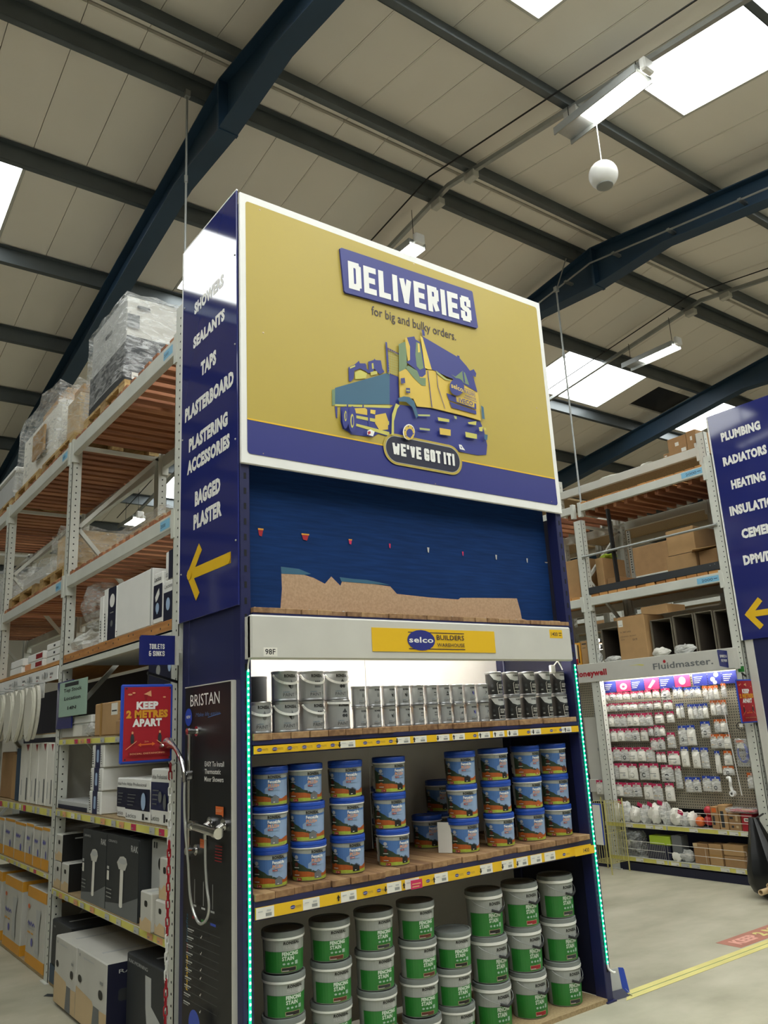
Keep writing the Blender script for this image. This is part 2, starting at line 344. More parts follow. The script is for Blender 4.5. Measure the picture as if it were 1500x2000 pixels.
# ---------------------------------------------------------------- building shell
RZ,RY,SL=7.73,2.58,.148
def rz(y,d=0): return RZ-SL*abs(y-RY)+d
X0,X1,Y0,Y1=-14.,22.,-14.,20.
tag(ob('floor',MB().box(X0,X1,Y0,Y1,-.1,0),'concrete',loc=(0,0,0)),kind='structure')
for nm,a in (('wall_back',(X0,X1,Y1,Y1+.2)),('wall_front',(X0,X1,Y0-.2,Y0)),('wall_left',(X0-.2,X0,Y0,Y1)),('wall_right',(X1,X1+.2,Y0,Y1))):
    b=MB().box(a[0],a[1],a[2],a[3],0,5.16); n=30
    for i in range(0): pass
    tag(ob(nm,b,'ceilback',loc=(a[0],a[2],0)),kind='structure')
cm=MB()
for ya,yb in ((Y0,RY),(RY,Y1)):
    cm.add([(X0,ya,rz(ya,.05)),(X1,ya,rz(ya,.05)),(X1,yb,rz(yb,.05)),(X0,yb,rz(yb,.05)),(X0,ya,rz(ya,.2)),(X1,ya,rz(ya,.2)),(X1,yb,rz(yb,.2)),(X0,yb,rz(yb,.2))],
      [[3,2,1,0],[4,5,6,7],[0,1,5,4],[1,2,6,5],[2,3,7,6],[3,0,4,7]])
for xa,xb in ((X0,X0+.1),(X1-.1,X1)): cm.add([(xa,Y0,5),(xa,RY,5),(xa,Y1,5),(xa,Y1,rz(Y1,.05)),(xa,RY,rz(RY,.05)),(xa,Y0,rz(Y0,.05)),(xb,Y0,5),(xb,RY,5),(xb,Y1,5),(xb,Y1,rz(Y1,.05)),(xb,RY,rz(RY,.05)),(xb,Y0,rz(Y0,.05))],
   [[0,1,4,5],[1,2,3,4],[6,11,10,7],[7,10,9,8],[5,4,10,11],[4,3,9,10],[0,6,7,1],[1,7,8,2]])
CEIL=tag(ob('ceiling',cm,'ceilback',loc=(0,0,0)),kind='structure')
def kx(k): return -.13+.533*k
NEAR=[(-14,-12),(-8,-6),(-4,-2),(0,2),(4,6),(8,10),(14,16),(18,20),(24,26)]  # pairs out of view are repeats added for front light
FAR=[(-14,-12),(-10,-8),(-6,-3.4),(-2,0),(4,6),(8,10),(12,14),(16,20),(24,26)]  # pairs behind the yellow sign are unseen, kept for their light
FAR2=[(8,10),(12,14),(16,18),(20,22),(24,26)]  # first pair is glimpsed; the rest are added for bounce light
cov=lambda L,k:any(a<=k+.01 and k+.99<=b+.41 for a,b in L)
def slopebox(mb,xa,xb,ya,yb,d0,d1,m=0):
    return mb.add([(xa,ya,rz(ya,d0)),(xb,ya,rz(ya,d0)),(xb,yb,rz(yb,d0)),(xa,yb,rz(yb,d0)),(xa,ya,rz(ya,d1)),(xb,ya,rz(ya,d1)),(xb,yb,rz(yb,d1)),(xa,yb,rz(yb,d1))],
      [[3,2,1,0],[4,5,6,7],[0,1,5,4],[1,2,6,5],[2,3,7,6],[3,0,4,7]],m)
def panel(xa,xb,ya,yb):
    g=.0035; b=MB(); slopebox(b,xa+g,xb-g,ya+g,yb-g,0,.035); slopebox(b,xa+g+.012,xb-g-.012,ya+g+.01,yb-g-.01,-.0025,0)
    ob('ceiling_panel',b,'ceil',CEIL)
def farp(k,y0):
    if cov(FAR2,k): panel(kx(k),kx(k+1),y0,9.3); panel(kx(k),kx(k+1),12.4,Y1)
    else: panel(kx(k),kx(k+1),y0,Y1)
for k in range(-26,41):
    if kx(k)<X0 or kx(k+1)>X1: continue
    if cov(NEAR,k): panel(kx(k),kx(k+1),Y0,-5.6); panel(kx(k),kx(k+1),.35,RY-.02)
    else: panel(kx(k),kx(k+1),Y0,RY-.02)
    if cov(FAR,k): panel(kx(k),kx(k+1),RY+.02,4.62); farp(k,5.9)
    elif k==-4: panel(kx(k),kx(k+1),RY+.02,4.62); farp(k,5.9)
    elif k in (21,22):
        panel(kx(k),kx(k+1),RY+.02,4.85); farp(k,5.55)
    else: farp(k,RY+.02)
b=MB(); slopebox(b,kx(21)+.01,kx(23)-.01,4.83,5.57,.036,.046); ob('exposed_underlay',b,'black',CEIL)
wn=0
for L,ya,yb in ((NEAR,-5.6,.35),(FAR,4.62,5.9),(FAR2,9.3,12.4)):
    for a,c in L:
        wn+=1; xa,xb=kx(a),kx(int(c) if c==int(c) else c+.4); b=MB(); w=.03
        for p in ((xa,xa+w,ya,yb),(xb-w,xb,ya,yb),(xa,xb,ya,ya+w),(xa,xb,yb-w,yb)): slopebox(b,*p,-.006,.04)
        fr=tag(ob('window_%d'%wn,b,'offwhite',loc=((xa+xb)/2,ya,rz(ya))),kind='structure')
        n=max(1,round((xb-xa)/1.066)); ww=(xb-xa-.04)/n
        for i in range(n):
            b=MB(); slopebox(b,xa+.02+i*ww+.004,xa+.02+(i+1)*ww-.004,ya+.02,yb-.02,.012,.03); ob('pane',b,'skylight',fr)
# purlins: cold-rolled Z sections on the rafters
PY=[-.93-1.7*i for i in range(8)]+[.86,2.29,2.87]+[2.87+1.566*i for i in range(1,11)]
PY=sorted(set(round(v,3) for v in PY))
for y in PY:
    for xa,xb in ((X0,-4.1),(-4.1,1.18),(1.18,6.52),(6.52,11.8),(11.8,17.1),(17.1,X1)):
        b=MB(); t=.004; z1=rz(y,-.006); z0=z1-.19; s=1 if y<RY else -1
        b.box(xa+.002,xb-.002,y-.004,y+.004,z0,z1); b.box(xa+.002,xb-.002,y-.065*(s>0),y+.065*(s<0),z0,z0+.006)
        b.box(xa+.002,xb-.002,y-.065*(s<0),y+.065*(s>0),z1-.006,z1); b.box(xa+.002,xb-.002,y-.067*s-.002,y-.067*s+.002,z0,z0+.022)
        ob('purlin',b,'purlin',CEIL)
# portal-frame rafters with an apex haunch
def rafter(xc,label):
    root=thing('steel_rafter',label,'beam',(xc,RY,rz(RY,-.55)))
    top=lambda y:rz(y,-.2); D=.34; hl=.75; hd=.2
    ys=[Y0+.05,RY-hl-.35,RY-.12,RY+.12,RY+hl+.35,Y1-.05]
    bot=lambda y:top(y)-D
    pts_top=[(Y0+.05,top(Y0+.05)),(RY,top(RY)),(Y1-.05,top(Y1-.05))]
    apex=top(RY)-D-hd-.02
    pts_bot=[(Y1-.05,bot(Y1-.05)),(RY+hl+.3,bot(RY+hl+.3)),(RY+.02,apex),(RY-.02,apex),(RY-hl-.3,bot(RY-hl-.3)),(Y0+.05,bot(Y0+.05))]
    w=MB().prism(pts_top+pts_bot,lambda y,z,d:(xc+d,y,z),-.006,.006); ob('web',w,'steelblue',root)
    f=MB()
    for (a,b_) in zip(pts_bot,pts_bot[1:]):
        if abs(a[0]-b_[0])>.1: f.bar((xc,a[0],a[1]+.007),(xc,b_[0],b_[1]+.007),.19,.014)
    ob('lower_flange',f,'steelblue',root)
    f=MB()
    for (a,b_) in zip(pts_top,pts_top[1:]): f.bar((xc,a[0],a[1]-.007),(xc,b_[0],b_[1]-.007),.19,.014)
    ob('upper_flange',f,'steelblue',root)
    p=MB(); p.box(xc-.1,xc+.1,RY-.018,RY+.018,apex-.01,top(RY)-.015); ob('apex_plate',p,'steelblue',root)
    return root
rafter(-4.18,'blue steel rafter crossing the roof left of the picture')
rafter(1.18,'long dark blue rafter running down the left side of the roof over the wrapped pallets')
RB=rafter(6.52,'dark blue rafter behind the sheet-sign top right corner with a pipe along its web')
rafter(11.8,'dark blue rafter above the right-hand racking, furthest right of those in view')
rafter(17.1,'dark blue rafter far at the right end of the hall')
b=MB(); b.tube([(6.38,y,rz(y,-.45)) for y in (-6,-3,0,1.5,2.58,3.4,5,9)],.012,8)
ob('pipe',b,'galv',RB)
for y in (-.6,.5,1.4,2.2,3.0,4.2): ob('pipe_clip',MB().box(6.36,6.515,y-.02,y+.02,rz(y,-.465),rz(y,-.435)),'galv',RB)
# ---------------------------------------------------------------- lighting trunking and lamps
def trunk(x,ya,yb,label):
    r=thing('lighting_trunk',label,'trunking',(x,ya,rz(ya,-.28)))
    b=MB(); z=lambda y:rz(y,-.235)
    for p,q in ((ya,RY),(RY,yb)): b.bar((x,p,z(p)),(x,q,z(q)),.05,.05)
    ob('trunking',b,'galv',r)
    b=MB()
    for p,q in ((ya,RY),(RY,yb)): b.bar((x-.28,p,z(p)+.01),(x-.28,q,z(q)+.01),.012,.012)
    ob('cable',b,'rubber',r)
    for y in (2.29,2.87,.86):
        if ya<y<yb:
            b=MB(); b.box(x-.045,x+.045,y-.17,y-.01,z(y)-.12,z(y)-.03,0,.008); ob('junction_box',b,'offwhite',r)
    return r
def lamp(x,y,z,label,group=None,n=.57,mat='lamp'):
    r=thing('strip_light',label,'lamp',(x,y,z),group)
    h=MB(); h.box(x-.12,x+.12,y-.06,y+n+.3,z+.012,z+.06,0,.01); h.box(x-.125,x-.113,y-.06,y+n+.3,z-.03,z+.05); h.box(x+.113,x+.125,y-.06,y+n+.3,z-.03,z+.05)
    ob('reflector_housing',h,'galv',r)
    d=MB(); d.box(x-.105,x+.105,y,y+n,z-.012,z+.01,0,.004); ob('diffuser',d,mat,r)
    g=MB(); g.box(x-.07,x+.07,y-.13,y-.065,z-.01,z+.12,0,.015); ob('control_gear',g,'plasticwhite',r)
    for yy in (y,y+n+.2):
        k=MB(); k.tube([(x,yy,z+.06),(x,yy,rz(yy,-.26))],.004,6); ob('hanging_wire',k,'rubber',r)
    return r
trunk(3.95,-9,13,'galvanised lighting trunking running over the top of the yellow sign')
trunk(8.98,-9,13,'galvanised lighting trunking crossing the skylights at right behind the yellow sign')
lamp(3.85,-.03,6.9,'bright strip light hanging beside the big skylight at upper right')
lamp(3.78,3.06,6.9,'lit strip light peeping over the top edge of the yellow sign')
lamp(8.84,3.08,6.9,'lit strip light hanging next to the skylight right of the yellow sign')
for x in (3.85,8.84,-1.8,-6.8):
    for y in (-6.2,-3.2): lamp(x,y,rz(y,-.85),'strip light added for light behind the camera, out of the picture',group='added strip lights behind the camera')  # unseen repeats of the strip lights, added to light the hall
lamp(3.55,11.4,5.56,'small lit strip light seen through the left racking under its top level',n=.5)
# round pendant speaker and suspension rods
r=thing('pendant_speaker','white ball-shaped speaker hanging on a thin cord below the bright strip light','speaker',(3.85,.45,6.1))
ob('ball',MB().ball((3.85,.45,6.228),.13,n=32),'plasticwhite',r,smooth=True)
ob('grille',MB().lathe([(0,-.133),(.052,-.129),(.073,-.117),(.075,-.108),(.052,-.123),(0,-.126)],24,(3.85,.45,6.228)),'grey',r,smooth=True)
ob('cord',MB().tube([(3.85,.45,6.34),(3.85,.45,6.888)],.005,6),'plasticwhite',r)
def rod(x,y,z0,z1,label,sl=None):
    r=thing('suspension_rod',label,'rod',(x,y,z0)); ob('rod',MB().tube([(x,y,z0),(x,y,z1)],.011,8),'galv',r)
    ob('coupler',MB().tube([(x,y,z1-1.0),(x,y,z1-.93)],.018,8),'galv',r); ob('top_clamp',MB().box(x-.025,x+.025,y-.025,y+.025,z1-.06,z1+.01),'galv',r)
    if sl: ob('sway_brace',MB().tube([(x,y,z1-.04),(x+sl[0],y+sl[1],z1+sl[2])],.008,6),'galv',r)
rod(.885,2.84,3.82,7.48,'thin vertical rod from the roof to the rack behind the tall blue sign at left')
rod(6.0,2.87,3.6,6.95,'thin vertical rod hanging just right of the yellow sign in front of the blue rafter',(.25,-.02,.5))
# ---------------------------------------------------------------- end-of-aisle shelving bay (faces the camera)
EC=thing('end_shelving_bay','navy end-of-aisle shelving bay stacked with paint tins, tubs and buckets','shelving',(1.13,.33,0))
def slots(mb,face,x,y,z0,z1,st=.075,sz=(.012,.03),m=1):
    z=z0+.05
    while z<z1-.05:
        if face=='y': mb.box(x-sz[0]/2,x+sz[0]/2,y-.0012,y,z,z+sz[1],m)
        else: mb.box(x-.0012,x,y-sz[0]/2,y+sz[0]/2,z,z+sz[1],m)
        z+=st
def post(x0,x1,y0,y1,z1,par,mat='navypost',name='post',faces=('y',)):
    b=MB(); b.box(x0,x1,y0,y1,0,z1,0,.004); b.box(x0-.012,x1+.012,y0-.012,y1+.012,0,.008)
    if 'y' in faces: slots(b,'y',(x0+x1)/2,y0,.1,z1)
    if 'x' in faces: slots(b,'x',x0,(y0+y1)/2,.1,z1)
    return ob(name,b,[mat,'hole'],par)
post(0,.052,0,.08,4.2,EC); post(2.198,2.25,0,.08,4.2,EC)
post(0,.052,.58,.66,4.2,EC); post(2.198,2.25,.58,.66,4.2,EC)
ob('side_panel',MB().box(.004,.016,.08,.58,.02,2.12),'navy',EC)
ob('side_panel',MB().box(2.21,2.222,.08,.58,.02,2.75),'navydark',EC)  # inner shade put into a darker navy than the left panel
b=MB()
for i in range(2): b.box(.06+i*1.07,.06+(i+1)*1.07-.004,.645,.655,.05,2.06)
ob('back_panel',b,'white',EC)
def shelf(z,tz,par,planks=True):
    # z: underside of the price strip, tz: top of the planks
    b=MB(); b.box(.052,2.198,.0,.03,z+.035,tz-.028); b.box(.052,2.198,.0,.012,z-.004,z+.04); b.box(.052,2.198,.61,.64,z,tz-.028); ob('shelf_beam',b,'navypost',par)
    n=22; w=2.14/n
    for i in range(n):
        x=.055+i*w; dy=random.uniform(-.012,.006); b=MB(); b.box(x+.0015,x+w-.0015,.0+dy,.64,tz-.028+random.uniform(-.001,0),tz,0,.002); ob('plank',b,'plank',par)
def pricestrip(z,h,seed,par):
    rr=random.Random(seed)
    b=MB(); b.box(.058,2.192,-.006,-.001,z,z+h); st=ob('price_strip',b,'yellow2',par)
    P=Pr(fy(-.0062)); x=.06
    t=0
    while x<2.06:
        r=rr.random()
        if r<.5:
            w=.085; P2=Pr(fy(-.0065)); P2.rect(x,z+.001,x+w,z+h-.001,'paper').rect(x+.045,z+h*.18,x+w-.012,z+h*.45,'grey').rect(x+.05,z+h*.58,x+w-.015,z+h*.72,'palegrey').rect(x+.008,z+h*.6,x+.03,z+h*.68,'palegrey')
            P2.obj('ticket',st)
            if r<.33: ax=x-.014; dn=rr.random()<.5; s=-1 if dn else 1; cy=z+h/2; P.poly([(ax-.009,cy),(ax,cy+s*.014),(ax+.009,cy)],'black').rect(ax-.004,cy-s*.012,ax+.004,cy,'black')
            x+=w+.022
        elif r<.62: x+=.045
        else: logo(P,x+.012,z+h/2,.055,'ink','paper','darktext',lines=False); x+=.075
    return st,P
shelf(1.436,1.524,EC); st,P=pricestrip(1.438,.034,5,EC); P.obj('strip_print',st)
shelf(.770,.870,EC); st,P=pricestrip(.772,.046,11,EC)
P.rect(2.02,.774,2.185,.816,'yellow2').text('1400',2.09,.786,.02,'darktext',w=.05,bold=.01); P.rect(.86,.775,.93,.815,'pink').rect(.868,.795,.92,.80,'peach').rect(.868,.783,.91,.788,'peach'); P.obj('strip_print',st)
b=MB(); b.box(.052,2.198,.0,.64,.0,.022); ob('base_deck',b,'chipboard',EC)
# top deck behind the fascia, timber planks and the painted board standing on it
b=MB(); b.box(.052,2.198,-.02,.012,1.99,2.06); b.box(.052,2.198,.61,.64,1.99,2.06); ob('shelf_beam',b,'navypost',EC)
n=25
for i in range(n):
    w=2.145/n; x=.053+i*w; dy=random.uniform(-.01,.004); b=MB(); b.box(x+.001,x+w-.001,-.015+dy,.64,2.06,2.086+random.uniform(-.003,.001),0,.002); ob('plank',b,'plank',EC)
bd=ob('painted_board',MB().box(.06,2.19,.1,.112,2.088,3.0,0),'bluepaint',EC)
P=Pr(fy(.1))
P.poly([(.20,2.089),(.262,2.105),(.272,2.2),(.27,2.275),(.40,2.278),(.455,2.266),(.52,2.24),(.56,2.28),(.614,2.235),(.626,2.262),(.80,2.258),(.934,2.25),(.976,2.212),(1.2,2.204),(1.414,2.203),(1.43,2.213),(1.62,2.222),(1.886,2.232),(1.905,2.16),(1.912,2.11),(2.03,2.089)],'bareboard')
P.poly([(.27,2.275),(.268,2.31),(.37,2.306),(.44,2.285),(.4,2.278)],'teal').poly([(.62,2.258),(.61,2.28),(.7,2.276),(.78,2.276),(.86,2.268),(.93,2.258),(.8,2.256)],'teal')
for x,w,h,c in ((.159,.03,.04,'red'),(.411,.045,.035,'red'),(.684,.022,.028,'pink'),(.942,.012,.026,'pink'),(1.211,.016,.03,'palegrey'),(1.47,.012,.026,'pink'),(1.736,.014,.03,'palegrey'),(1.999,.012,.028,'palegrey'),(2.17,.03,.006,'palegrey')):
    P.poly([(x-w/2,2.472+h/2),(x+w/2,2.472+h/2),(x+w*.2,2.472-h/2),(x-w*.3,2.472-h*.4)],c)
    if w>.02: P.rect(x-w/2,2.472+h*.3,x+w/2,2.472+h/2,'amber')
for x in (.12,.42,.62,.95,1.35,1.6,1.85): P.ell(x,2.1,.008,.005,'palegrey',6)
P.obj('bare_patches',bd)
# long under-shelf lamp behind the fascia
r=thing('under_shelf_light','white batten light hidden behind the shop-name fascia, lighting the paint tins','lamp',(1.12,.1,1.97))
ob('batten',MB().box(.2,2.05,.07,.13,1.965,1.99,0,.004),'offwhite',r); ob('tube',MB().tube([(.22,.1,1.952),(2.03,.1,1.952)],.012,8),'canopy',r)
# fascia
FA=thing('shop_fascia','white fascia band with yellow shop-name panel above the paint tins','sign',(1.1,-.06,1.846))
b=MB(); b.box(.02,2.152,-.06,-.022,1.846,2.046,0,.008); b.box(.02,.03,-.05,.0,1.85,2.04); ob('fascia_board',b,'offwhite',FA)
ob('name_panel',MB().box(.682,1.515,-.0635,-.0595,1.887,2.004),'yellow2',FA)
P=Pr(fy(-.0637)); logo(P,.9,1.946,.39); P.obj('shop_name',FA)
P=Pr(fy(-.0602)); P.rect(.082,1.858,.152,1.898,'paper').text('98F',.09,1.867,.024,'black',w=.052,bold=.01); P.obj('bay_number',FA)
P=Pr(fy(-.0602)); P.rect(1.965,1.978,2.075,2.027,'yellow2').text('1400',1.978,1.99,.022,'darktext',w=.055,bold=.012).rect(2.042,2.006,2.068,2.01,'darktext').rect(2.042,1.993,2.064,1.997,'darktext'); P.obj('load_label',FA)
# big yellow delivery sign
DS=thing('delivery_sign','large yellow and blue delivery sign with a truck picture, highest on the end bay','sign',(1.12,-.01,2.772))
bo=MB(); bo.box(-.002,2.242,-.02,-.002,2.772,4.256,0,.003); ob('backing_board',bo,'white',DS)
P=Pr(fy(-.0203)); P.rrect(.03,2.822,2.205,4.212,.018,'yellow'); P.rect(.03,2.84,2.205,3.0,'boardblue').rrect(.03,2.822,2.205,2.9,.018,'boardblue'); P.rect(.03,2.995,2.205,3.003,'yellow2')
P.text('for big and bulky orders.',.812,3.772,.055,'darktext',w=.63,bold=.004)
P.obj('printed_ground',DS)
P=Pr(fy(-.0225),dl=.00025)
TR='''teal:545,3269 901,3436 922,3428 910,3249 541,3175
ink:916,3437 976,3429 971,3249 904,3247
olive:525,3253 545,3264 541,3175 522,3162
ink:539,3166 555,3164 552,3099 544,3098
ink:574,3166 907,3228 937,3255 1093,3271 1199,3282 1456,3281 1585,3275 1611,3218 1627,3129 1613,3066 1541,3051 1380,3050 1320,3081 895,3053 813,3059 775,3033 730,3029 635,3023 616,3036 584,3044 572,3082
lime:539,3175 904,3240 903,3225 539,3164
ink:615,3188 624,3190 623,3176 614,3174
ink:717,3207 726,3208 725,3193 716,3191
yel2:662,3176 734,3192 747,3185 746,3153 661,3149
lime:660,3137 892,3145 890,3123 660,3121
lime:658,3091 888,3081 892,3058 657,3077
yel2:798,3163 871,3189 885,3148 881,3095 823,3079 795,3115
ink:748,3193 762,3196 760,3092 749,3091
yel:768,3189 802,3192 798,3167 766,3167
ink:635,3406 675,3431 706,3462 712,3448 749,3456 755,3447 756,3427 787,3410 764,3401 751,3410 710,3417 673,3395 666,3347 646,3326 633,3326
ink:768,3471 806,3490 813,3500 820,3493 856,3500 864,3452 877,3435 858,3422 843,3413 821,3427 808,3439 795,3412 769,3410
lime:675,3385 713,3409 756,3399 747,3367 675,3346
lime:780,3412 825,3429 826,3411 782,3392
lime:791,3466 802,3471 804,3438 792,3432
lime:643,3409 679,3430 679,3421 644,3400
ink:894,3622 906,3623 911,3436 895,3435
plum:904,3591 986,3575 985,3564 904,3578
lime2:918,3585 920,3585 910,3425 908,3429
lime2:932,3583 934,3582 924,3429 922,3432
lime2:945,3580 947,3580 937,3432 935,3435
lime2:958,3577 960,3577 951,3435 949,3438
lime2:972,3575 974,3574 965,3438 963,3442
lime2:909,3563 981,3562 981,3560 909,3561
lime2:908,3548 980,3546 980,3544 908,3545
lime2:907,3532 979,3531 978,3529 907,3530
lime2:906,3517 978,3515 977,3513 906,3515
lime2:905,3502 977,3500 976,3498 905,3500
lime2:904,3486 975,3485 975,3482 904,3484
lime2:903,3471 974,3469 974,3467 903,3469
lime2:902,3456 973,3454 973,3452 902,3454
lime2:902,3441 972,3439 972,3437 901,3439
yel2:977,3457 1025,3485 1109,3479 1175,3513 1251,3526 1327,3493 1434,3495 1580,3462 1586,3276 1456,3281 1199,3282 1093,3269 1067,3312 972,3301
olive:986,3629 1043,3662 1036,3492 977,3455
yel2:1036,3680 1050,3687 1068,3636 1062,3549 1046,3535 1037,3628
ink:1049,3687 1105,3708 1113,3691 1147,3682 1175,3514 1172,3485 1146,3462 1116,3459 1110,3494 1033,3529 1062,3549 1068,3636
olive:1116,3676 1143,3674 1161,3521 1131,3504 1108,3521 1104,3593
yel:1127,3672 1140,3670 1141,3618 1125,3611
olive:1023,3492 1047,3511 1110,3492 1127,3453 1170,3461 1166,3411 1136,3406 1081,3441
yel:1151,3725 1170,3714 1223,3525 1194,3520 1169,3523
ink:1165,3725 1450,3652 1501,3613 1546,3566 1574,3456 1434,3495 1328,3508 1220,3527
ink:1164,3769 1183,3766 1186,3731 1167,3728
ink:1429,3667 1449,3666 1449,3643 1430,3649
olive:1367,3529 1402,3521 1464,3573 1483,3564 1510,3489 1437,3499
ink:1461,3570 1472,3569 1478,3496 1465,3498
ink:1520,3584 1558,3605 1576,3580 1568,3555 1531,3559
lime2:1251,3526 1327,3492 1359,3492 1358,3485 1315,3481 1253,3511
ink2:1185,3511 1190,3512 1203,3283 1197,3282
ink2:1253,3516 1256,3517 1260,3422 1302,3294 1298,3295 1255,3421
ink:1318,3397 1552,3377 1550,3339 1335,3356
ink:1335,3348 1547,3331 1547,3307 1352,3312
yel2:1392,3394 1539,3389 1534,3348 1394,3357
teal:953,3289 998,3310 1037,3313 1070,3294 1092,3211 1077,3192 1054,3254 1011,3279 962,3272
lime:937,3255 963,3248 944,3224 916,3146 911,3065 894,3062 906,3184
lime2:1089,3219 1180,3235 1179,3224 1093,3210
lime2:1095,3140 1171,3147 1170,3135 1097,3128
lime:1236,3230 1324,3233 1322,3215 1239,3209
yel2:1244,3166 1329,3170 1325,3131 1244,3126
lime:1470,3242 1540,3262 1535,3236 1475,3232
lime:1442,3177 1535,3178 1532,3148 1443,3144
teal:1589,3373 1609,3365 1611,3287 1589,3287
lime2:1360,3263 1382,3262 1383,3245 1367,3245
lime:1555,3225 1589,3236 1582,3204 1558,3202
lime:1598,3233 1614,3230 1612,3214 1597,3218
teal:1595,3189 1623,3189 1614,3153 1593,3156
white:1382,3088 1403,3088 1412,3076 1429,3058 1387,3060
ink:1391,3080 1404,3075 1401,3064
white:730,3055 752,3067 778,3059 766,3030 728,3033
red:731,3050 749,3057 752,3045 734,3032
ink2:978,3413 1008,3423 1010,3392 980,3380
ink2:1012,3362 1041,3367 1041,3337 1011,3332
lime2:1015,3351 1038,3355 1038,3346 1014,3343
ink:614,3109 611,3084 605,3062 597,3047 589,3041 581,3044 575,3057 571,3076 570,3100 573,3125 579,3146 586,3162 595,3168 603,3165 609,3152 613,3133
ink:661,3106 658,3076 651,3051 642,3033 631,3025 622,3029 614,3044 609,3067 609,3096 612,3126 619,3151 628,3170 639,3178 649,3174 656,3159 661,3135
lime:600,3114 599,3102 597,3092 594,3086 591,3083 588,3084 586,3090 584,3100 584,3111 585,3122 588,3132 590,3139 594,3142 596,3140 599,3134 600,3125
ink:598,3113 598,3106 596,3099 595,3094 593,3092 591,3094 590,3098 590,3104 590,3112 590,3119 592,3126 593,3131 595,3133 596,3131 598,3127 598,3121
lime:644,3095 643,3079 640,3066 635,3056 631,3053 627,3055 623,3063 622,3075 621,3091 623,3106 626,3120 630,3129 635,3133 639,3131 642,3123 644,3110
ink:641,3094 640,3084 638,3074 636,3068 633,3065 631,3067 629,3073 628,3081 628,3092 629,3103 631,3112 634,3119 636,3121 638,3120 640,3114 641,3105
white:1055,3105 1050,3086 1040,3069 1025,3056 1008,3050 992,3051 979,3058 971,3072 969,3089 974,3108 984,3125 999,3138 1015,3145 1032,3144 1045,3136 1053,3122
yel2:1053,3102 1049,3084 1039,3069 1026,3057 1010,3051 996,3052 984,3059 977,3072 975,3088 979,3105 988,3121 1002,3133 1017,3139 1032,3139 1044,3131 1051,3118
ink:1040,3095 1037,3085 1031,3076 1023,3069 1014,3065 1006,3066 998,3070 994,3078 993,3087 995,3098 1001,3107 1009,3114 1018,3118 1027,3117 1034,3113 1039,3105
ink:1047,3093 1045,3089 1041,3089 1039,3092 1041,3096 1045,3096
ink:1022,3066 1020,3062 1016,3061 1014,3064 1017,3068 1020,3069
ink:993,3071 991,3067 987,3066 985,3069 988,3073 992,3074
ink:989,3103 987,3099 983,3098 981,3102 983,3105 987,3106
ink:1013,3130 1011,3126 1007,3126 1005,3129 1008,3133 1011,3134
ink:1042,3126 1040,3122 1036,3121 1035,3124 1037,3128 1041,3129
ink:1457,3463 1450,3440 1436,3419 1415,3402 1392,3393 1370,3393 1352,3401 1341,3417 1339,3437 1345,3460 1360,3481 1380,3498 1403,3508 1425,3508 1444,3500 1455,3484'''
for ln in TR.split('\n'):
    k,q=ln.split(':'); P.poly([tuple(int(v)/1000 for v in p.split(',')) for p in q.split()],k)
sc=lambda a:a
def sk(P,s,x,y,h,w,slope,m,bold=.02):
    T=ttris(s,bold); b=bbox(T); k=h/(CAPH or .7); kx_=w/(b[1]-b[0])
    P.tris([[(x+(p[0]-b[0])*kx_,y+p[1]*k+slope*(p[0]-b[0])*kx_) for p in t] for t in T],m)
ttris('H',0); Pr(fy(0)).text('H',0,0,1,'white')
sk(P,'selco',1.352,3.437,.03,.092,-.12,'yel'); sk(P,'BUILDERS',1.453,3.425,.02,.088,-.10,'ink',.012); sk(P,'WAREHOUSE',1.456,3.400,.015,.088,-.08,'ink',.005)
P.line([(1.45,3.452),(1.545,3.444)],.003,'ink').line([(1.445,3.394),(1.548,3.384)],.003,'ink')
sk(P,'IVECO',1.404,3.355,.026,.11,-.03,'ink',.02)
P.obj('truck_picture',DS)
pq=MB(); pq.prism([(.606,4.118),(.618,4.126),(1.600,4.149),(1.606,4.14),(1.626,3.905),(1.618,3.897),(.632,3.851),(.624,3.86)],fy(0),.0225,.034); ob('headline_plaque',pq,'ink',DS)
P=Pr(lambda x,y,d:(x,-.0345-d,y+(x-1.12)*.038)); P.block('DELIVERIES',.655,3.903,.172,'white',.92,.21); P.obj('headline',DS)
pl=MB(); pq=Pr(fy(-.0265)); pq.rrect(.842,2.898,1.408,3.078,.089,'yellow',10).rrect(.856,2.911,1.392,3.065,.076,'palegrey',10).rrect(.859,2.914,1.389,3.062,.073,'navydark',10).obj('slogan_plaque',DS)
P=Pr(fy(-.0295)); P.block("WE'VE GOT IT!",.902,2.953,.072,'white',.445,.23); P.obj('slogan',DS)
b=MB()
for x,z in ((.113,4.188),(1.149,4.212-.01),(2.118,4.19),(.124,3.48),(2.104,3.464),(.115,2.834),(1.198,2.829),(2.15,2.84)): b.lathe([(0,.002),(.004,.0015),(.006,0)],8,(x,-.0205,z),axis='y')
b.v=[(v[0],-.041-v[1],v[2]) for v in b.v]; tag(ob('screw_heads',b,'brass',DS),kind='stuff')
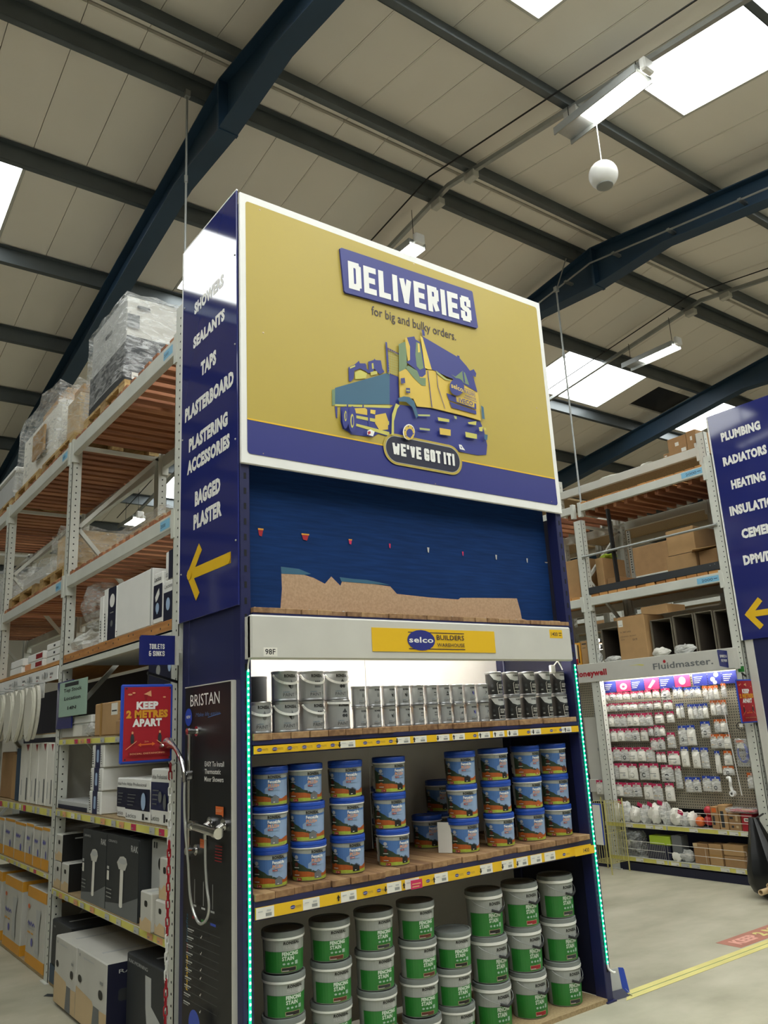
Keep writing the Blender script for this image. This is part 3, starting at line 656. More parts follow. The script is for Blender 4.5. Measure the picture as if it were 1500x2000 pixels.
# tall blue direction signs on the sides of the end bays
def arrow(P,ty,z,m,sx=1):
    # head at ty, shaft runs to lower world y; print x = -y
    x=-ty; P.line([(x+.03,z),(x+.47,z+.0)],.055,m,cap=1); P.line([(x+.135,z+.105),(x+.02,z)],.055,m,cap=.9); P.line([(x+.02,z),(x+.11,z-.11)],.055,m,cap=.9)
    P.ell(x+.135,z+.105,.0275,.0275,m,12).ell(x+.11,z-.11,.0275,.0275,m,12).ell(x+.47,z,.0275,.0275,m,12).ell(x+.02,z,.0275,.0275,m,12)
AS=thing('aisle_sign','tall glossy blue aisle sign listing showers to bagged plaster, with yellow arrow','sign',(-.008,.34,2.1))
ob('sign_panel',MB().box(-.012,-.003,.0,.685,2.095,4.272,0,.002),'navysign',AS)
ob('edge_strip',MB().box(-.013,-.002,.685,.697,2.095,4.272),'white',AS); ob('edge_strip',MB().box(-.012,-.003,.0,.685,4.272,4.280),'white',AS)
P=Pr(fx(-.0122))
for s,ya,yb,z,h in (('SHOWERS',.523,.15,3.798,.06),('SEALANTS',.534,.136,3.594,.058),('TAPS',.43,.238,3.391,.07),('PLASTERBOARD',.636,.036,3.196,.068),('PLASTERING',.578,.104,3.006,.064),('ACCESSORIES',.598,.082,2.884,.064),('BAGGED',.493,.187,2.684,.068),('PLASTER',.508,.172,2.562,.068)):
    P=Pr(fx(-.0122)); P.text(s,-ya,z,h,'white',w=ya-yb,bold=.062); P.obj('lettering',AS)
P=Pr(fx(-.0122)); arrow(P,.57,2.33,'yellow2'); P.obj('arrow',AS)
b=MB()
for y,z in ((.02,3.9),(.02,3.4),(.66,3.9),(.665,3.1),(.02,2.9),(.02,2.4),(.66,2.35)): b.ball((-.0125,y,z),.005,0,8)
tag(ob('rivets',b,'palegrey',AS),kind='stuff')
# shower demonstration board
SB=thing('shower_display','black shower demonstration board with chrome mixer, rail and hose beside the green lights','display',(-.02,.3,.05))
ob('display_board',MB().box(-.02,.002,.055,.572,.05,1.76,0,.003),'blackgloss',SB); ob('edge_trim',MB().box(-.022,.002,.048,.056,.05,1.762),'offwhite',SB)
ob('edge_trim',MB().box(-.022,.002,.055,.572,1.759,1.764),'offwhite',SB)
P=Pr(fx(-.0202)); P.text('BRISTAN',-.506,1.668,.054,'white',w=.33,bold=.0)
P.text('Make life easier',-.44,1.617,.018,'skyb',w=.27,bold=-.01,sl=.25).line([(-.30,1.61),(-.16,1.622)],.003,'skyb')
P.ell(-.522,1.618,.042,.042,'royal').text('NEW!',-.522,1.612,.014,'white',w=.05,al='c',bold=.01)
for i,s in enumerate(('EASY To Install','Thermostatic','Mixer Showers')): P.text(s,-.327,1.391-i*.033,.021,'white',w=(.203,.17,.2)[i],bold=.004)
P.rect(-.205,1.187,-.125,1.222,'orange').poly([(-.14,1.187),(-.125,1.187),(-.13,1.178)],'orange').rect(-.2,1.206,-.135,1.209,'peach').rect(-.2,1.2,-.14,1.203,'peach')
P.rect(-.365,1.037,-.315,1.075,'orange').rect(-.36,1.058,-.33,1.06,'peach')
for i in range(6): P.rect(-.2,1.06-i*.012,-.13,1.056-i*.012,'crimson')
for j in range(3):
    P.line([(-.41+j*.1,.80),(-.41+j*.1,.90)],.006,'grey').line([(-.43+j*.1,.79),(-.39+j*.1,.79)],.008,'palegrey').rect(-.43+j*.1,.735,-.375+j*.1,.745,('crimson','green','royal')[j])
for i in range(10): P.rect(-.47,.70-i*.032,-.13,.701-i*.032,'midgrey'); P.rect(-.47,.685-i*.032,-.40,.69-i*.032,'palegrey'); P.rect(-.47,.677-i*.032,-.415,.681-i*.032,'grey')
for i in (0,2,4,5,7,9): P.line([(-.29,.683-i*.032),(-.285,.678-i*.032),(-.275,.69-i*.032)],.003,'paper')
P.ell(-.34,.33,.06,.06,'royal',28)
P.obj('board_print',SB)
P=Pr(lambda x,y,d:(-.0202-d,.515+y,.42+x)); 
P.text('features',0,-.008,.022,'yellow2',w=.145,bold=.012,sl=.2).text('and',.155,-.008,.018,'crimson',w=.04,sl=.2).text('benefits',.2,-.008,.022,'teal',w=.12,sl=.2); P.obj('side_lettering',SB)
def spl(P,n=8):
    out=[]; Q=[Vector(p) for p in P]; Q=[Q[0]*2-Q[1]]+Q+[Q[-1]*2-Q[-2]]
    for i in range(1,len(Q)-2):
        for k in range(n):
            t=k/n; a,b,c,d=Q[i-1:i+3]; out.append(.5*((2*b)+(c-a)*t+(2*a-5*b+4*c-d)*t*t+(3*b-a-3*c+d)*t**3))
    return out+[Q[-2]]
ob('riser_rail',MB().tube([(-.06,.42,.985),(-.06,.42,1.565)],.0085,12),'chrome',SB,smooth=True)
for z in (1.55,1.022):
    b=MB(); b.tube([(-.02,.42,z),(-.072,.42,z)],.013,12); b.tube([(-.0205,.42,z),(-.027,.42,z)],.024,16); b.tube([(-.05,.42,z),(-.074,.42,z)],.016,14); ob('rail_bracket',b,'chrome',SB,smooth=True)
b=MB(); b.box(-.085,-.045,.40,.44,1.33,1.372,0,.006); b.tube([(-.08,.415,1.35),(-.095,.40,1.357)],.014,10); ob('handset_holder',b,'chrome',SB)
b=MB(); b.tube(spl([(-.095,.392,1.325),(-.095,.40,1.37),(-.095,.43,1.42),(-.095,.47,1.455),(-.097,.515,1.482),(-.1,.555,1.495),(-.1,.585,1.50)]),[.0105]*16+[.011]*16+[.012+.0011*i for i in range(17)],12); n0=len(b.v)
b.lathe([(0,-.018),(.02,-.016),(.036,-.004),(.043,.010),(.042,.018),(.038,.020),(0,.020)],24)
c,s_=math.cos(2.75),math.sin(2.75)
for i in range(n0,len(b.v)): x,y,z=b.v[i]; b.v[i]=(-.1+x,.612+y*c-z*s_,1.494+y*s_+z*c)
ob('handset',b,'chrome',SB,smooth=True)
b=MB(); b.tube([(-.06,.375,1.134),(-.06,.12,1.119)],.020,16); b.tube([(-.06,.385,1.135),(-.06,.35,1.133)],.024,16); b.tube([(-.06,.135,1.12),(-.06,.10,1.118)],.024,16)
for y in (.262,.122): b.tube([(-.0205,y,1.145),(-.03,y,1.145)],.030,20); b.tube([(-.03,y,1.145),(-.058,y,1.13)],.016,12)
b.tube([(-.06,.235,1.11),(-.06,.235,1.085)],.011,10); ob('mixer_valve',b,'chrome',SB,smooth=True)
ob('hose',MB().tube(spl([(-.06,.235,1.088),(-.061,.232,1.0),(-.062,.215,.9),(-.062,.19,.82),(-.062,.215,.765),(-.062,.285,.738),(-.064,.345,.775),(-.07,.375,.85),(-.075,.385,.97),(-.09,.388,1.12),(-.096,.388,1.24),(-.095,.391,1.328)]),.0062,8),'hosegrey',SB,smooth=True)
# green light strips on the front posts
def ledstrip(x0,x1,z0,z1,label):
    r=thing('led_strip',label,'light strip',((x0+x1)/2,-.003,z0)); x=lambda z:x0+(x1-x0)*(z-z0)/(z1-z0)
    ob('tape',MB().bar((x0,-.003,z0),(x1,-.003,z1),.012,.003,up=(0,1,0)),'ledglow',r)  # tape emits green too, in place of the diodes' glow on the post
    b=MB(); z=z0+.01
    while z<z1: b.box(x(z)-.0035,x(z)+.0035,-.009,-.004,z-.005,z+.005,0,.0015); z+=.0262
    tag(ob('diodes',b,'led',r),kind='stuff'); return r
r=ledstrip(.03,.033,.06,1.80,'green LED light strip running up the left front post, beside the shower board')
ob('lead',MB().tube(spl([(.033,-.004,1.8),(.034,-.006,1.83),(.045,-.003,1.87)]),.004,6),'plasticwhite',r)
r=ledstrip(2.226,2.222,.19,1.83,'green LED light strip running down the right front post to the floor')
ob('lead',MB().tube(spl([(2.226,-.004,.19),(2.228,-.008,.165),(2.245,-.02,.148),(2.262,-.02,.145)]),.006,6),'plasticwhite',r)
r=thing('power_adapter','small white plug adapter hanging on a lead above the black decking tins','adapter',(2.09,.05,1.79))
b=MB(); b.box(2.06,2.10,.04,.06,1.785,1.83,0,.004); b.tube(spl([(2.10,.05,1.83),(2.12,.04,1.85),(2.13,.03,1.83),(2.135,.02,1.80)]),.004,6); ob('adapter_body',b,'plasticwhite',r)
# tall edge strip between sign and left racking
# ---------------------------------------------------------------- paint tins, tubs and buckets
def fence_tub(var,nm):
    r=thing('paint_tub','x','tub',(0,0,0))
    ob('body',MB().lathe([(0,.0),(.070,0),(.074,.004),(.0785,.142),(.0785,.15),(0,.15)],32),'offwhite',r,smooth=True)
    ob('lid',MB().lathe([(.0785,.141),(.084,.142),(.0845,.149),(.0825,.151),(.0845,.153),(.0845,.164),(.082,.1685),(.078,.1685),(.076,.164),(0,.164)],32),'lidblue',r,smooth=True)
    ob('lid_ring',MB().lathe([(.0785,.137),(.0838,.1375),(.0842,.1425),(.0785,.143)],32),'plasticwhite' if nm%2 else 'lidblue',r,smooth=True)  # pale ring on some lids; its white also paints in the edge shine
    P=Pr(lambda x,y,d:((.074+.0045*y/.142+d)*math.sin(x/.077),-(.074+.0045*y/.142+d)*math.cos(x/.077),y),dl=.00028,strip=.011,d0=.0003)
    a,b=-.150,.125
    P.rect(a,.006,b,.136,'skyb').poly([(-.05,.03),(b,.03),(b,.112),(.0,.108),(-.05,.075)],'skyp').poly([(a,.122),(-.05,.117),(0,.116),(.06,.119),(b,.124),(b,.136),(a,.136)],'greypail')
    P.poly([(a,.03),(-.03,.03),(-.035,.052),(-.055,.056),(-.07,.068),(-.085,.074),(-.10,.082),(-.12,.098),(a,.112)],'darkgreen').poly([(-.04,.03),(.0,.03),(-.012,.04),(-.03,.048)],'darkgreen')
    P.poly([(a,.016),(b,.016),(b,.036),(.06,.04),(.03,.03),(-.02,.036),(-.05,.043),(a,.046)],'fence')
    P.poly([(a,.006),(b,.006),(b,.017),(.06,.02),(.0,.017),(-.05,.021),(a,.018)],'grass')
    c={'g':'midgrey','b':'black','o':'fence','n':'brown'}[var]
    P.poly([(-.022,.012),(.014,.012),(.014,.034),(-.004,.044),(-.022,.034)],c).poly([(-.025,.0335),(-.004,.0455),(.017,.0335),(.017,.036),(-.004,.048),(-.025,.036)],'charcoal').rect(-.012,.016,-.004,.019,'paper')
    P.text('RONSEAL',-.034,.119,.0115,'black',w=.060,bold=.05).text('FenceLife',-.034,.099,.012,'white',w=.056,bold=.04).text('PLUS+',-.034,.081,.0135,'peach',w=.05,bold=.03)
    P.rect(-.034,.069,-.012,.076,'crimson').text('5 YEAR',-.032,.0705,.004,'white',w=.018).rect(-.010,.070,.02,.075,'skyp')
    for i,cc in enumerate(('palegrey','brown','fence')): P.ell(-.104,.104-i*.031,.0095,.0085,cc,14).rect(-.117,.089-i*.031,-.091,.0925-i*.031,'offwhite')
    P.rect(-.106,.006,-.080,.018,'crimson').text('5',-.103,.008,.008,'white').rect(-.094,.01,-.084,.014,'peach')
    P.rect(-.19,.02,a,.13,'offwhite').ell(-.172,.06,.009,.009,'charcoal',12)
    P.obj('label',r); return r
def stain_label(P,R,H,a,b,var,txt):
    k=H/.145
    P.rect(a,.006,b,.66*H,'green').rect(a,.66*H,b,H,'greypail')
    P.poly([(a,.66*H),(-.03,.66*H),(-.03,.67*H),(a,.67*H)],'lidgrey')
    x=-.04
    P.text('RONSEAL',x+.006,.865*H,.0115*k,'black',w=.075,bold=.05,sl=.12).text('TRADE',x+.004,.735*H,.012*k,'palegrey',w=.05,bold=.015,sl=.1).ell(x+.064,.76*H,.010,.012*k,'palegrey',14)
    P.text('FENCING',x,.54*H,.0145*k,'paledeep',w=.073,bold=.05).text('STAIN',x,.40*H,.0155*k,'paledeep',w=.052,bold=.035)
    for i in range(3): P.ell(x+.008+i*.018,.30*H,.006,.0045*k,'mint',10)
    P.rect(x+.056,.26*H,x+.07,.37*H,'mint').rect(x-.003,.08*H,x+.062,.2*H,'tan').rect(x-.0015,.088*H,x+.0605,.192*H,{'k':'black','n':'brown','r':'crimson','d':'charcoal'}[var]).rect(x,.094*H,x+.028,.112*H,'palegrey')
def stain_tub(var):
    r=thing('stain_tub','x','bucket',(0,0,0))
    ob('body',MB().lathe([(0,0),(.081,0),(.085,.004),(.0895,.14),(.0895,.15),(0,.15)],32),'greypail',r,smooth=True)
    ob('lid',MB().lathe([(.0895,.142),(.095,.143),(.0955,.162),(.093,.1665),(.087,.1665),(.085,.161),(0,.161)],32),'lidgrey',r,smooth=True)
    ob('lid_ring',MB().lathe([(.0895,.133),(.0950,.1338),(.0956,.1425),(.0895,.143)],32),'plasticwhite',r,smooth=True)
    P=Pr(lambda x,y,d:((.085+.0045*y/.14+d)*math.sin(x/.087),-(.085+.0045*y/.14+d)*math.cos(x/.087),y),dl=.0003,strip=.013,d0=.0003)
    stain_label(P,.087,.134,-.13,.15,var,1); P.obj('label',r); return r
def stain_bucket(var):
    r=thing('stain_bucket','x','bucket',(0,0,0))
    ob('body',MB().lathe([(0,0),(.086,0),(.09,.004),(.0955,.19),(.0955,.2),(0,.2)],32),'greypail',r,smooth=True)
    ob('lid',MB().lathe([(.0955,.192),(.1,.193),(.1005,.2),(.098,.2055),(.0985,.213),(.094,.216),(.089,.216),(.087,.21),(0,.21)],32),'lidgrey',r,smooth=True)
    ob('rim_band',MB().lathe([(.0955,.178),(.1005,.179),(.1015,.1925),(.0955,.193)],32),'plasticwhite',r,smooth=True)
    P=Pr(lambda x,y,d:((.09+.0055*y/.19+d)*math.sin(x/.093),-(.09+.0055*y/.19+d)*math.cos(x/.093),y),dl=.0003,strip=.013,d0=.0003)
    stain_label(P,.093,.172,-.145,.165,var,1); P.obj('label',r)
    pts=[]
    for i in range(15):
        t=-1.45+2.9*i/14; d=1-abs(t)/1.45; pts.append((.105*math.sin(t+.12),-.105*math.cos(t+.12)-.004*d,.176-.062*d**.8))
    h=ob('handle',MB().tube(pts,.0018,6),'galv',r,smooth=True)
    g=pts[5:10]; ob('grip',MB().tube(g,.0065,8),'rubber',h,smooth=True); return r
def ico(P,kind,x,y,s):
    if kind=='drop': P.poly([(x,y+s*1.5),(x+s*.75,y),(x+s*.5,y-s*.8),(x,y-s),(x-s*.5,y-s*.8),(x-s*.75,y)],'midgrey').poly([(x-s*1.1,y+s*.1),(x-s*.3,y),(x-s*.3,y-s*.3)],'grey')
    elif kind=='shield': P.poly([(x-s,y+s*.6),(x,y+s*.4),(x,y-s*1.2),(x-s*.7,y-s*.5)],'black').poly([(x,y+s*1.5),(x+s*.9,y+s*.2),(x+s*.8,y-s*.8),(x,y-s*1.2)],'midgrey')
    elif kind=='dots':
        for i in (-1,0,1): P.ell(x+i*s*.62,y+s*.7,s*.28,s*.3,'black',10)
        P.rect(x-s,y-s*.9,x+s,y-s*.3,'midgrey').rect(x-s*.8,y-s*.5,x+s*.8,y-s*.2,'grey')
    elif kind=='fleur': P.poly([(x-s*.9,y+s*.3),(x-s*.4,y+s*.9),(x,y+s*1.5),(x+s*.4,y+s*.9),(x+s*.9,y+s*.3),(x+s*.2,y+s*.2),(x-s*.2,y+s*.2)],'charcoal').ell(x-s*.45,y-s*.6,s*.5,s*.5,'charcoal',10).ell(x+s*.45,y-s*.6,s*.5,s*.5,'charcoal',10)
    elif kind=='leaf': P.ell(x,y,s*.5,s*.9,'midgrey',12,.5).ell(x-s*.7,y-s*.3,s*.35,s*.5,'black',10)
    elif kind=='spray': P.ell(x,y,s*.6,s*1.1,'purple',12,.3).poly([(x-s,y+s),(x-s*.3,y+s*.2),(x-s*.8,y-s*.8)],'charcoal')
    else: P.poly([(x-s*.8,y-s),(x-s*.1,y+s*.1),(x-s*.5,y+s*1.2),(x+s*.2,y+s*.5),(x+s*.9,y+s*.8),(x+s*.3,y-s*.2)],'charcoal')
def paint_tin(kind,R,H,big):
    r=thing('paint_tin','x','tin',(0,0,0))
    ob('body',MB().lathe([(0,.003),(R-.004,.003),(R-.003,0),(R+.001,.001),(R+.001,.006),(R-.001,.009),(R-.001,H-.012),(R+.0012,H-.009),(R+.0012,H-.002),(R-.001,H),(R-.004,H-.004),(0,H-.004)],32),'tin',r,smooth=True)
    ob('lid',MB().lathe([(R-.005,H-.004),(R-.008,H-.0065),(R-.010,H-.0025),(R-.016,H-.002),(R-.018,H-.006),(0,H-.006)],32),'galv',r,smooth=True)
    P=Pr(cyl(R),dl=.00025,strip=R*.15,d0=-.0006); h=H-.015; a=R*-1.35;b=R*1.7
    P.rect(a,.011,b,h,'tinlabel'); s=R*.27
    P.text('RONSEAL',-R*.42,h-R*.27,R*.21,'black',w=R*1.05,bold=.06); ico(P,kind,R*.1,H*.53,s)
    P.text('GARDEN',-R*.52,H*.27,R*.09,'teal',w=R*.5).text('PAINT',-R*.52,H*.145,R*.24,'charcoal',w=R*.9,bold=0).ell(R*.62,H*.25,R*.12,R*.16,'grey',10).rect(-R*.5,H*.115,R*.3,H*.12,'grey').rect(-R*.5,H*.095,R*.2,H*.10,'grey')
    P.obj('label',r)
    if big:
        pts=[]
        for i in range(17):
            t=-1.35+2.7*i/16; d=1-(t/1.35)**2; pts.append(((R+.004+.003*d)*math.sin(t+.05),-(R+.004+.003*d)*math.cos(t+.05),(.118-.040*d**.85 if big!=2 else .126-.004*d)))
        b_=MB()
        for p,q in zip(pts,pts[1:]): b_.bar(p,q,.002,.011)
        for p in (pts[0],pts[-1]): b_.ball(p,.006,0,8)
        ob('handle',b_,'plasticwhite',r)
    return r
def deck_tin():
    R,H=.0455,.134; r=thing('decking_tin','x','tin',(0,0,0))
    ob('body',MB().lathe([(0,.003),(R-.004,.003),(R-.003,0),(R+.001,.001),(R+.001,.006),(R-.001,.009),(R-.001,H-.010),(R+.0012,H-.008),(R+.0012,H-.002),(R-.001,H),(R-.004,H-.004),(0,H-.004)],32),'tin',r,smooth=True)
    ob('lid',MB().lathe([(R-.005,H-.004),(R-.008,H-.0065),(R-.010,H-.0025),(R-.016,H-.002),(R-.018,H-.006),(0,H-.006)],32),'galv',r,smooth=True)
    P=Pr(cyl(R),dl=.00025,strip=R*.15,d0=-.0006); a,b=-R*2.9,R*2.9
    P.rect(a,.009,b,H-.012,'black').poly([(-R*1.3,H-.012),(R*1.1,H-.012),(R*1.1,H*.70),(R*.5,H*.63),(-.2*R,H*.61),(-R*.8,H*.68)],'palegrey').poly([(-R*.9,H*.655),(-R*.1,H*.6),(R*.7,H*.64),(R*.6,H*.55),(-R*.2,H*.53)],'charcoal')
    P.text('RONSEAL',-R*.35,H*.80,.0095,'black',w=R*.9,bold=.03)
    P.line([(-R*.3,H*.55),(-R*.42,H*.5),(-R*.38,H*.2),(R*.75,H*.2)],.0022,'paper',1).line([(-R*.36,H*.09),(R*.72,H*.09),(R*.75,H*.2)],.0022,'paper',1).line([(-R*.36,H*.09),(-R*.36,H*.2)],.0022,'paper')
    P.text('DECKING',-R*.22,H*.40,.0095,'paper',w=R*.9,bold=.01).text('PAINT',-R*.22,H*.30,.0095,'paper',w=R*.62,bold=.01).rect(-R*.1,H*.125,R*.5,H*.165,'midgrey').ell(-R*1.0,H*.42,R*.16,R*.2,'charcoal',10).rect(-R*1.1,H*.2,-R*.85,H*.25,'grey')
    P.obj('label',r); return r
_proto={}
def put(fn,key,loc,rz,label,group):
    if (fn,key) not in _proto:
        r=fn(*key); _proto[fn,key]=r; r.location=loc; r.rotation_euler=(0,0,rz); r['label']=label; r['group']=group; return r
    return dup(_proto[fn,key],loc,rz,label,group)
J=lambda a:random.uniform(-a,a)
Z1=1.5245
for i,x in enumerate((.128,.272,.417,.563)): put(paint_tin,(('drop','shield','dots','fleur')[i],.0615,.139,2 if i==3 else 1),(x,.093+J(.004),Z1),J(.12),'large grey garden paint tin with white handle, bottom row, %s from the left'%ORD[i],'large garden paint tins')
for i,x in enumerate((.27,.416,.561)): put(paint_tin,(('shield','dots','fleur')[i],.0615,.139,1),(x,.093+J(.004),Z1+.1395),J(.12),'large grey garden paint tin with white handle, upper row, %s from the left'%ORD[i],'large garden paint tins')
r=thing('dark_tin','tall dark tin without label behind the top left garden paint tins','tin',(.2,.26,Z1))
ob('body',MB().lathe([(0,0),(.06,0),(.061,.004),(.06,.01),(.06,.25),(.0615,.258),(.0615,.264),(.058,.264),(.056,.26),(0,.26)],32,(.2,.26,Z1)),'charcoal',r,smooth=True); ob('lid',MB().lathe([(.054,.26),(.05,.264),(.046,.262),(0,.262)],32,(.2,.26,Z1)),'galv',r,smooth=True)
r=thing('blue_pack','blue pack with yellow bands behind the first garden paint tins, beside the left post','pack',(.1,.35,Z1))
ob('pack_body',MB().box(.06,.16,.3,.42,Z1,Z1+.22,0,.012),'lidblue',r); P=Pr(fy(.2998)); P.rect(.065,Z1+.15,.15,Z1+.2,'amber').rect(.07,Z1+.165,.14,Z1+.172,'black').rect(.07,Z1+.182,.14,Z1+.188,'black'); P.obj('print',r)
KS=('drop','drop','shield','shield','dots','dots','fleur','leaf','spray','star')
for row in (0,1):
    for i in range(10): put(paint_tin,(KS[i],.0352,.101,0),(.674+.0923*i,.066+J(.003),Z1+row*.1015),J(.15),'small grey garden paint tin, %s row, %s from the left'%(('bottom','upper')[row],ORD[i]),'small garden paint tins')
for row in (0,1):
    for i in range(5): put(deck_tin,(),(1.617+.1315*i,.077+J(.003),Z1+row*.1345),J(.1),'black decking paint tin, %s row, %s from the left'%(('bottom','upper')[row],ORD[i]),'black decking paint tins')
LV=('bottom','middle','top')
for i,(x,v) in enumerate(((.2,'g'),(.398,'g'),(.618,'b'),(.882,'b'),(1.357,'b'),(1.605,'b'),(1.86,'o'),(2.08,'n'))):
    for k in range(3):
        put(fence_tub,(v,(i+k)%2),(x+J(.006),.122+J(.006),.8705+k*.169),J(.22)+(.25 if (i==3 and k==0) else 0),'blue-lidded fence paint tub, %s stack from the left, %s of three'%(ORD[i],LV[k]),'blue-lidded fence paint tubs')
for x,y,n in ((1.13,.5,2),(1.345,.42,1),(1.52,.5,2)):
    for k in range(n): put(fence_tub,('b',1),(x,y,.8705+k*.169),-.3+J(.2),'blue-lidded fence paint tub behind, %s'%{(1.13,0):'left in the gap, lower of two',(1.13,1):'left in the gap, upper of two',(1.345,0):'alone in the gap',(1.52,0):'right behind, lower of two',(1.52,1):'right behind, upper of two'}[x,k],'fence paint tubs at the back')
b=MB(); b.add([(1.235,.20,.872),(1.27,.13,.872),(1.285,.14,1.02),(1.25,.215,1.02),(1.238,.203,.872),(1.273,.133,.872),(1.288,.143,1.02),(1.253,.218,1.02)],[[0,1,2,3],[7,6,5,4],[0,4,5,1],[1,5,6,2],[2,6,7,3],[3,7,4,0]])
tag(ob('loose_sheet',b,'paper',loc=(1.26,.17,.872)),'loose white sheet standing in the gap between the blue-lidded tubs','paper')
for i,(x,v,n) in enumerate(((.262,'k',4),(.503,'n',4),(.757,'d',4),(1.007,'n',4),(1.228,'k',3))):
    for k in range(n):
        put(stain_tub,(v,),(x+J(.005),.132+J(.006),.0225+k*.1667),J(.15),'small green fencing stain tub, %s stack from the left, %s from the bottom'%(ORD[i],ORD[k]),'small fencing stain tubs')
for i,(x,v) in enumerate(((1.475,'k'),(1.737,'r'),(2.012,'d'))):
    for k in range(3):
        put(stain_bucket,(v,),(x+J(.004),.135+J(.006),.0225+k*.2165),J(.1),'large green fencing stain bucket with wire handle, %s stack of the three, %s bucket'%(('left','middle','right')[i],LV[k]),'large fencing stain buckets')
# ---------------------------------------------------------------- left pallet racking along the aisle
def upright(par,x,y0,y1,z1,dx=1,holes=True,z0=0):
    # open channel section: web faces the aisle, flanges run back by dx*.07
    b=MB(); xa,xb=sorted((x,x+dx*.07)); f=.004
    w=(xa,xa+f) if dx>0 else (xb-f,xb)
    b.box(*w,y0,y1,z0,z1); b.box(xa,xb,y0,y0+f,z0,z1); b.box(xa,xb,y1-f,y1,z0,z1)
    if z0==0: b.box(xa-.02,xb+.03,y0-.02,y1+.02,0,.006)
    if holes:
        z=z0+.06; ym=(y0+y1)/2; xf=w[0] if dx>0 else w[1]
        while z<z1-.05:
            b.box(min(xf-.0012*dx,xf),max(xf-.0012*dx,xf),ym-.023,ym-.014,z,z+.010,1)
            b.box(xa+.03,xa+.039,y0-.0012,y0,z,z+.010,1); b.box(xa+.03,xa+.039,y1,y1+.0012,z,z+.010,1); z+=.05
    return ob('upright',b,['rackgrey','hole'],par)
def brace(par,x0,x1,y,zs):
    for i,(za,zb) in enumerate(zip(zs,zs[1:])):
        b=MB(); b.bar((x0,y,za),(x1,y,zb) if i%2==0 else (x1,y,za),.03,.03) if i%2==0 else b.bar((x1,y,za),(x0,y,zb),.03,.03); ob('brace',b,'rackgrey',par)
    b=MB(); b.bar((x0,y,zs[-1]),(x1,y,zs[-1]),.03,.03); ob('brace',b,'rackgrey',par)
def beam(par,x,y0,y1,z0,z1,dx=1,tagc=True,mat='rackgrey'):
    xa,xb=sorted((x,x+dx*.045)); b=MB(); b.box(xa,xb,y0,y1,z0,z1,0,.004)
    for y in (y0-.002,y1+.002): b.box(xa-.004,xb+.002,y-.02,y+.02,z0-.06,z1+.02)
    o=ob('beam',b,mat,par); return o
def slats(par,x0,x1,y0,y1,z,n,th=.022,mat='slat',wd=.62,proud=0):
    st=(y1-y0)/n; S=[]
    proto=None
    for i in range(n):
        y=y0+(i+.5)*st
        if proto is None: proto=ob('slat',MB().box(x0,x1,y-st*wd/2,y+st*wd/2,z,z+th,0,.002),mat,par); base=y
        else:
            o=proto.copy(); COL.objects.link(o); o.location=proto.location+Vector((J(.006),y-base+J(.006),0)); 
LR=thing('pallet_racking','tall grey pallet racking running down the left aisle with timber-slatted levels','racking',(.35,2.8,0))
UY=((.69,.78),(2.81,2.905),(4.92,5.015),(7.02,7.115))
for i,(a,b_) in enumerate(UY):
    zt=3.95 if i==0 else 3.79
    upright(LR,-.012,a,b_,zt); upright(LR,.74,a,b_,zt,-1,holes=i<2); brace(LR,.06,.68,(a+b_)/2,(.2,.95,1.7,2.4,3.1,3.75))
for i in range(3):
    ya,yb=UY[i][1],UY[i+1][0]
    for z0,z1 in ((3.665,3.77),(2.632,2.715)):
        beam(LR,-.016,ya,yb,z0,z1); beam(LR,.745,ya,yb,z0,z1,-1); slats(LR,-.005,.735,ya+.01,yb-.01,z1+.001,15,.03)
ya,yb=UY[0][1],UY[1][0]
# lower levels of the near bay
ob('timber_edge',MB().box(-.01,.03,ya,yb,2.078,2.136,0,.003),'timber',LR)
b=MB(); 
for i in range(16): b.lathe([(0,.001),(.006,.001),(.006,0)],8,(0,0,0)); 
for i in range(16):
    y=ya+.05+i*.13+J(.04); z=2.11+J(.012)
    for k in range(i*17,min((i+1)*17,len(b.v))):
        v=b.v[k]; b.v[k]=(-.0102-v[2],y+v[0],z+v[1])
tag(ob('screw_holes',b,'charcoal',LR),kind='stuff')
b=MB(); b.box(-.012,.012,ya,yb,2.03,2.076); b.box(-.012,.72,ya,yb,2.066,2.077); ob('shelf_beam',b,'rackgrey',LR)
def lshelf(ya,yb,z0,z1,seed,strip=True):
    b=MB(); b.box(-.012,.03,ya,yb,z0,z1-.008); b.box(-.008,.72,ya,yb,z1-.014,z1,1); b.box(.69,.73,ya,yb,z0,z1-.014); sh=ob('shelf',b,['rackgrey','chipboard'],LR)
    if strip:
        rr=random.Random(seed); P=Pr(fx(-.0122)); P.rect(-yb+.01,z0+.003,-ya-.01,z1-.01,'lightyel'); y=ya+.05
        while y<yb-.12:
            c=rr.choice(('palegrey','palegrey','paper','offwhite','peach') if rr.random()<.8 else ('pink',)); P.rect(-y-.075,z0+.005,-y,z1-.012,c).rect(-y-.065,z0+.012,-y-.04,z0+.018,'grey'); y+=rr.choice((.13,.19,.27))
        P.obj('price_strip',sh)
lshelf(ya,yb,1.512,1.556,1); lshelf(ya,yb,1.045,1.094,2); lshelf(ya,yb,.547,.594,3)
ob('base_board',MB().box(-.005,.72,ya,yb,.004,.022),'chipboard',LR); ob('base_board',MB().box(-.005,.72,UY[1][1],UY[2][0],.004,.022),'chipboard',LR)
ya2,yb2=UY[1][1],UY[2][0]
b=MB(); b.box(-.01,.72,ya2,yb2,2.085,2.11); ob('shelf',b,'timber',LR)
lshelf(ya2,yb2,1.03,1.088,4); lshelf(ya2,yb2,.625,.665,5); lshelf(ya2,yb2,1.57,1.6,6,False)
b=MB(); b.box(.725,.735,.7,7.1,.02,2.06); ob('back_panel',b,'navydark',LR)  # dark sheet added to stand for the darkness behind the lower shelves
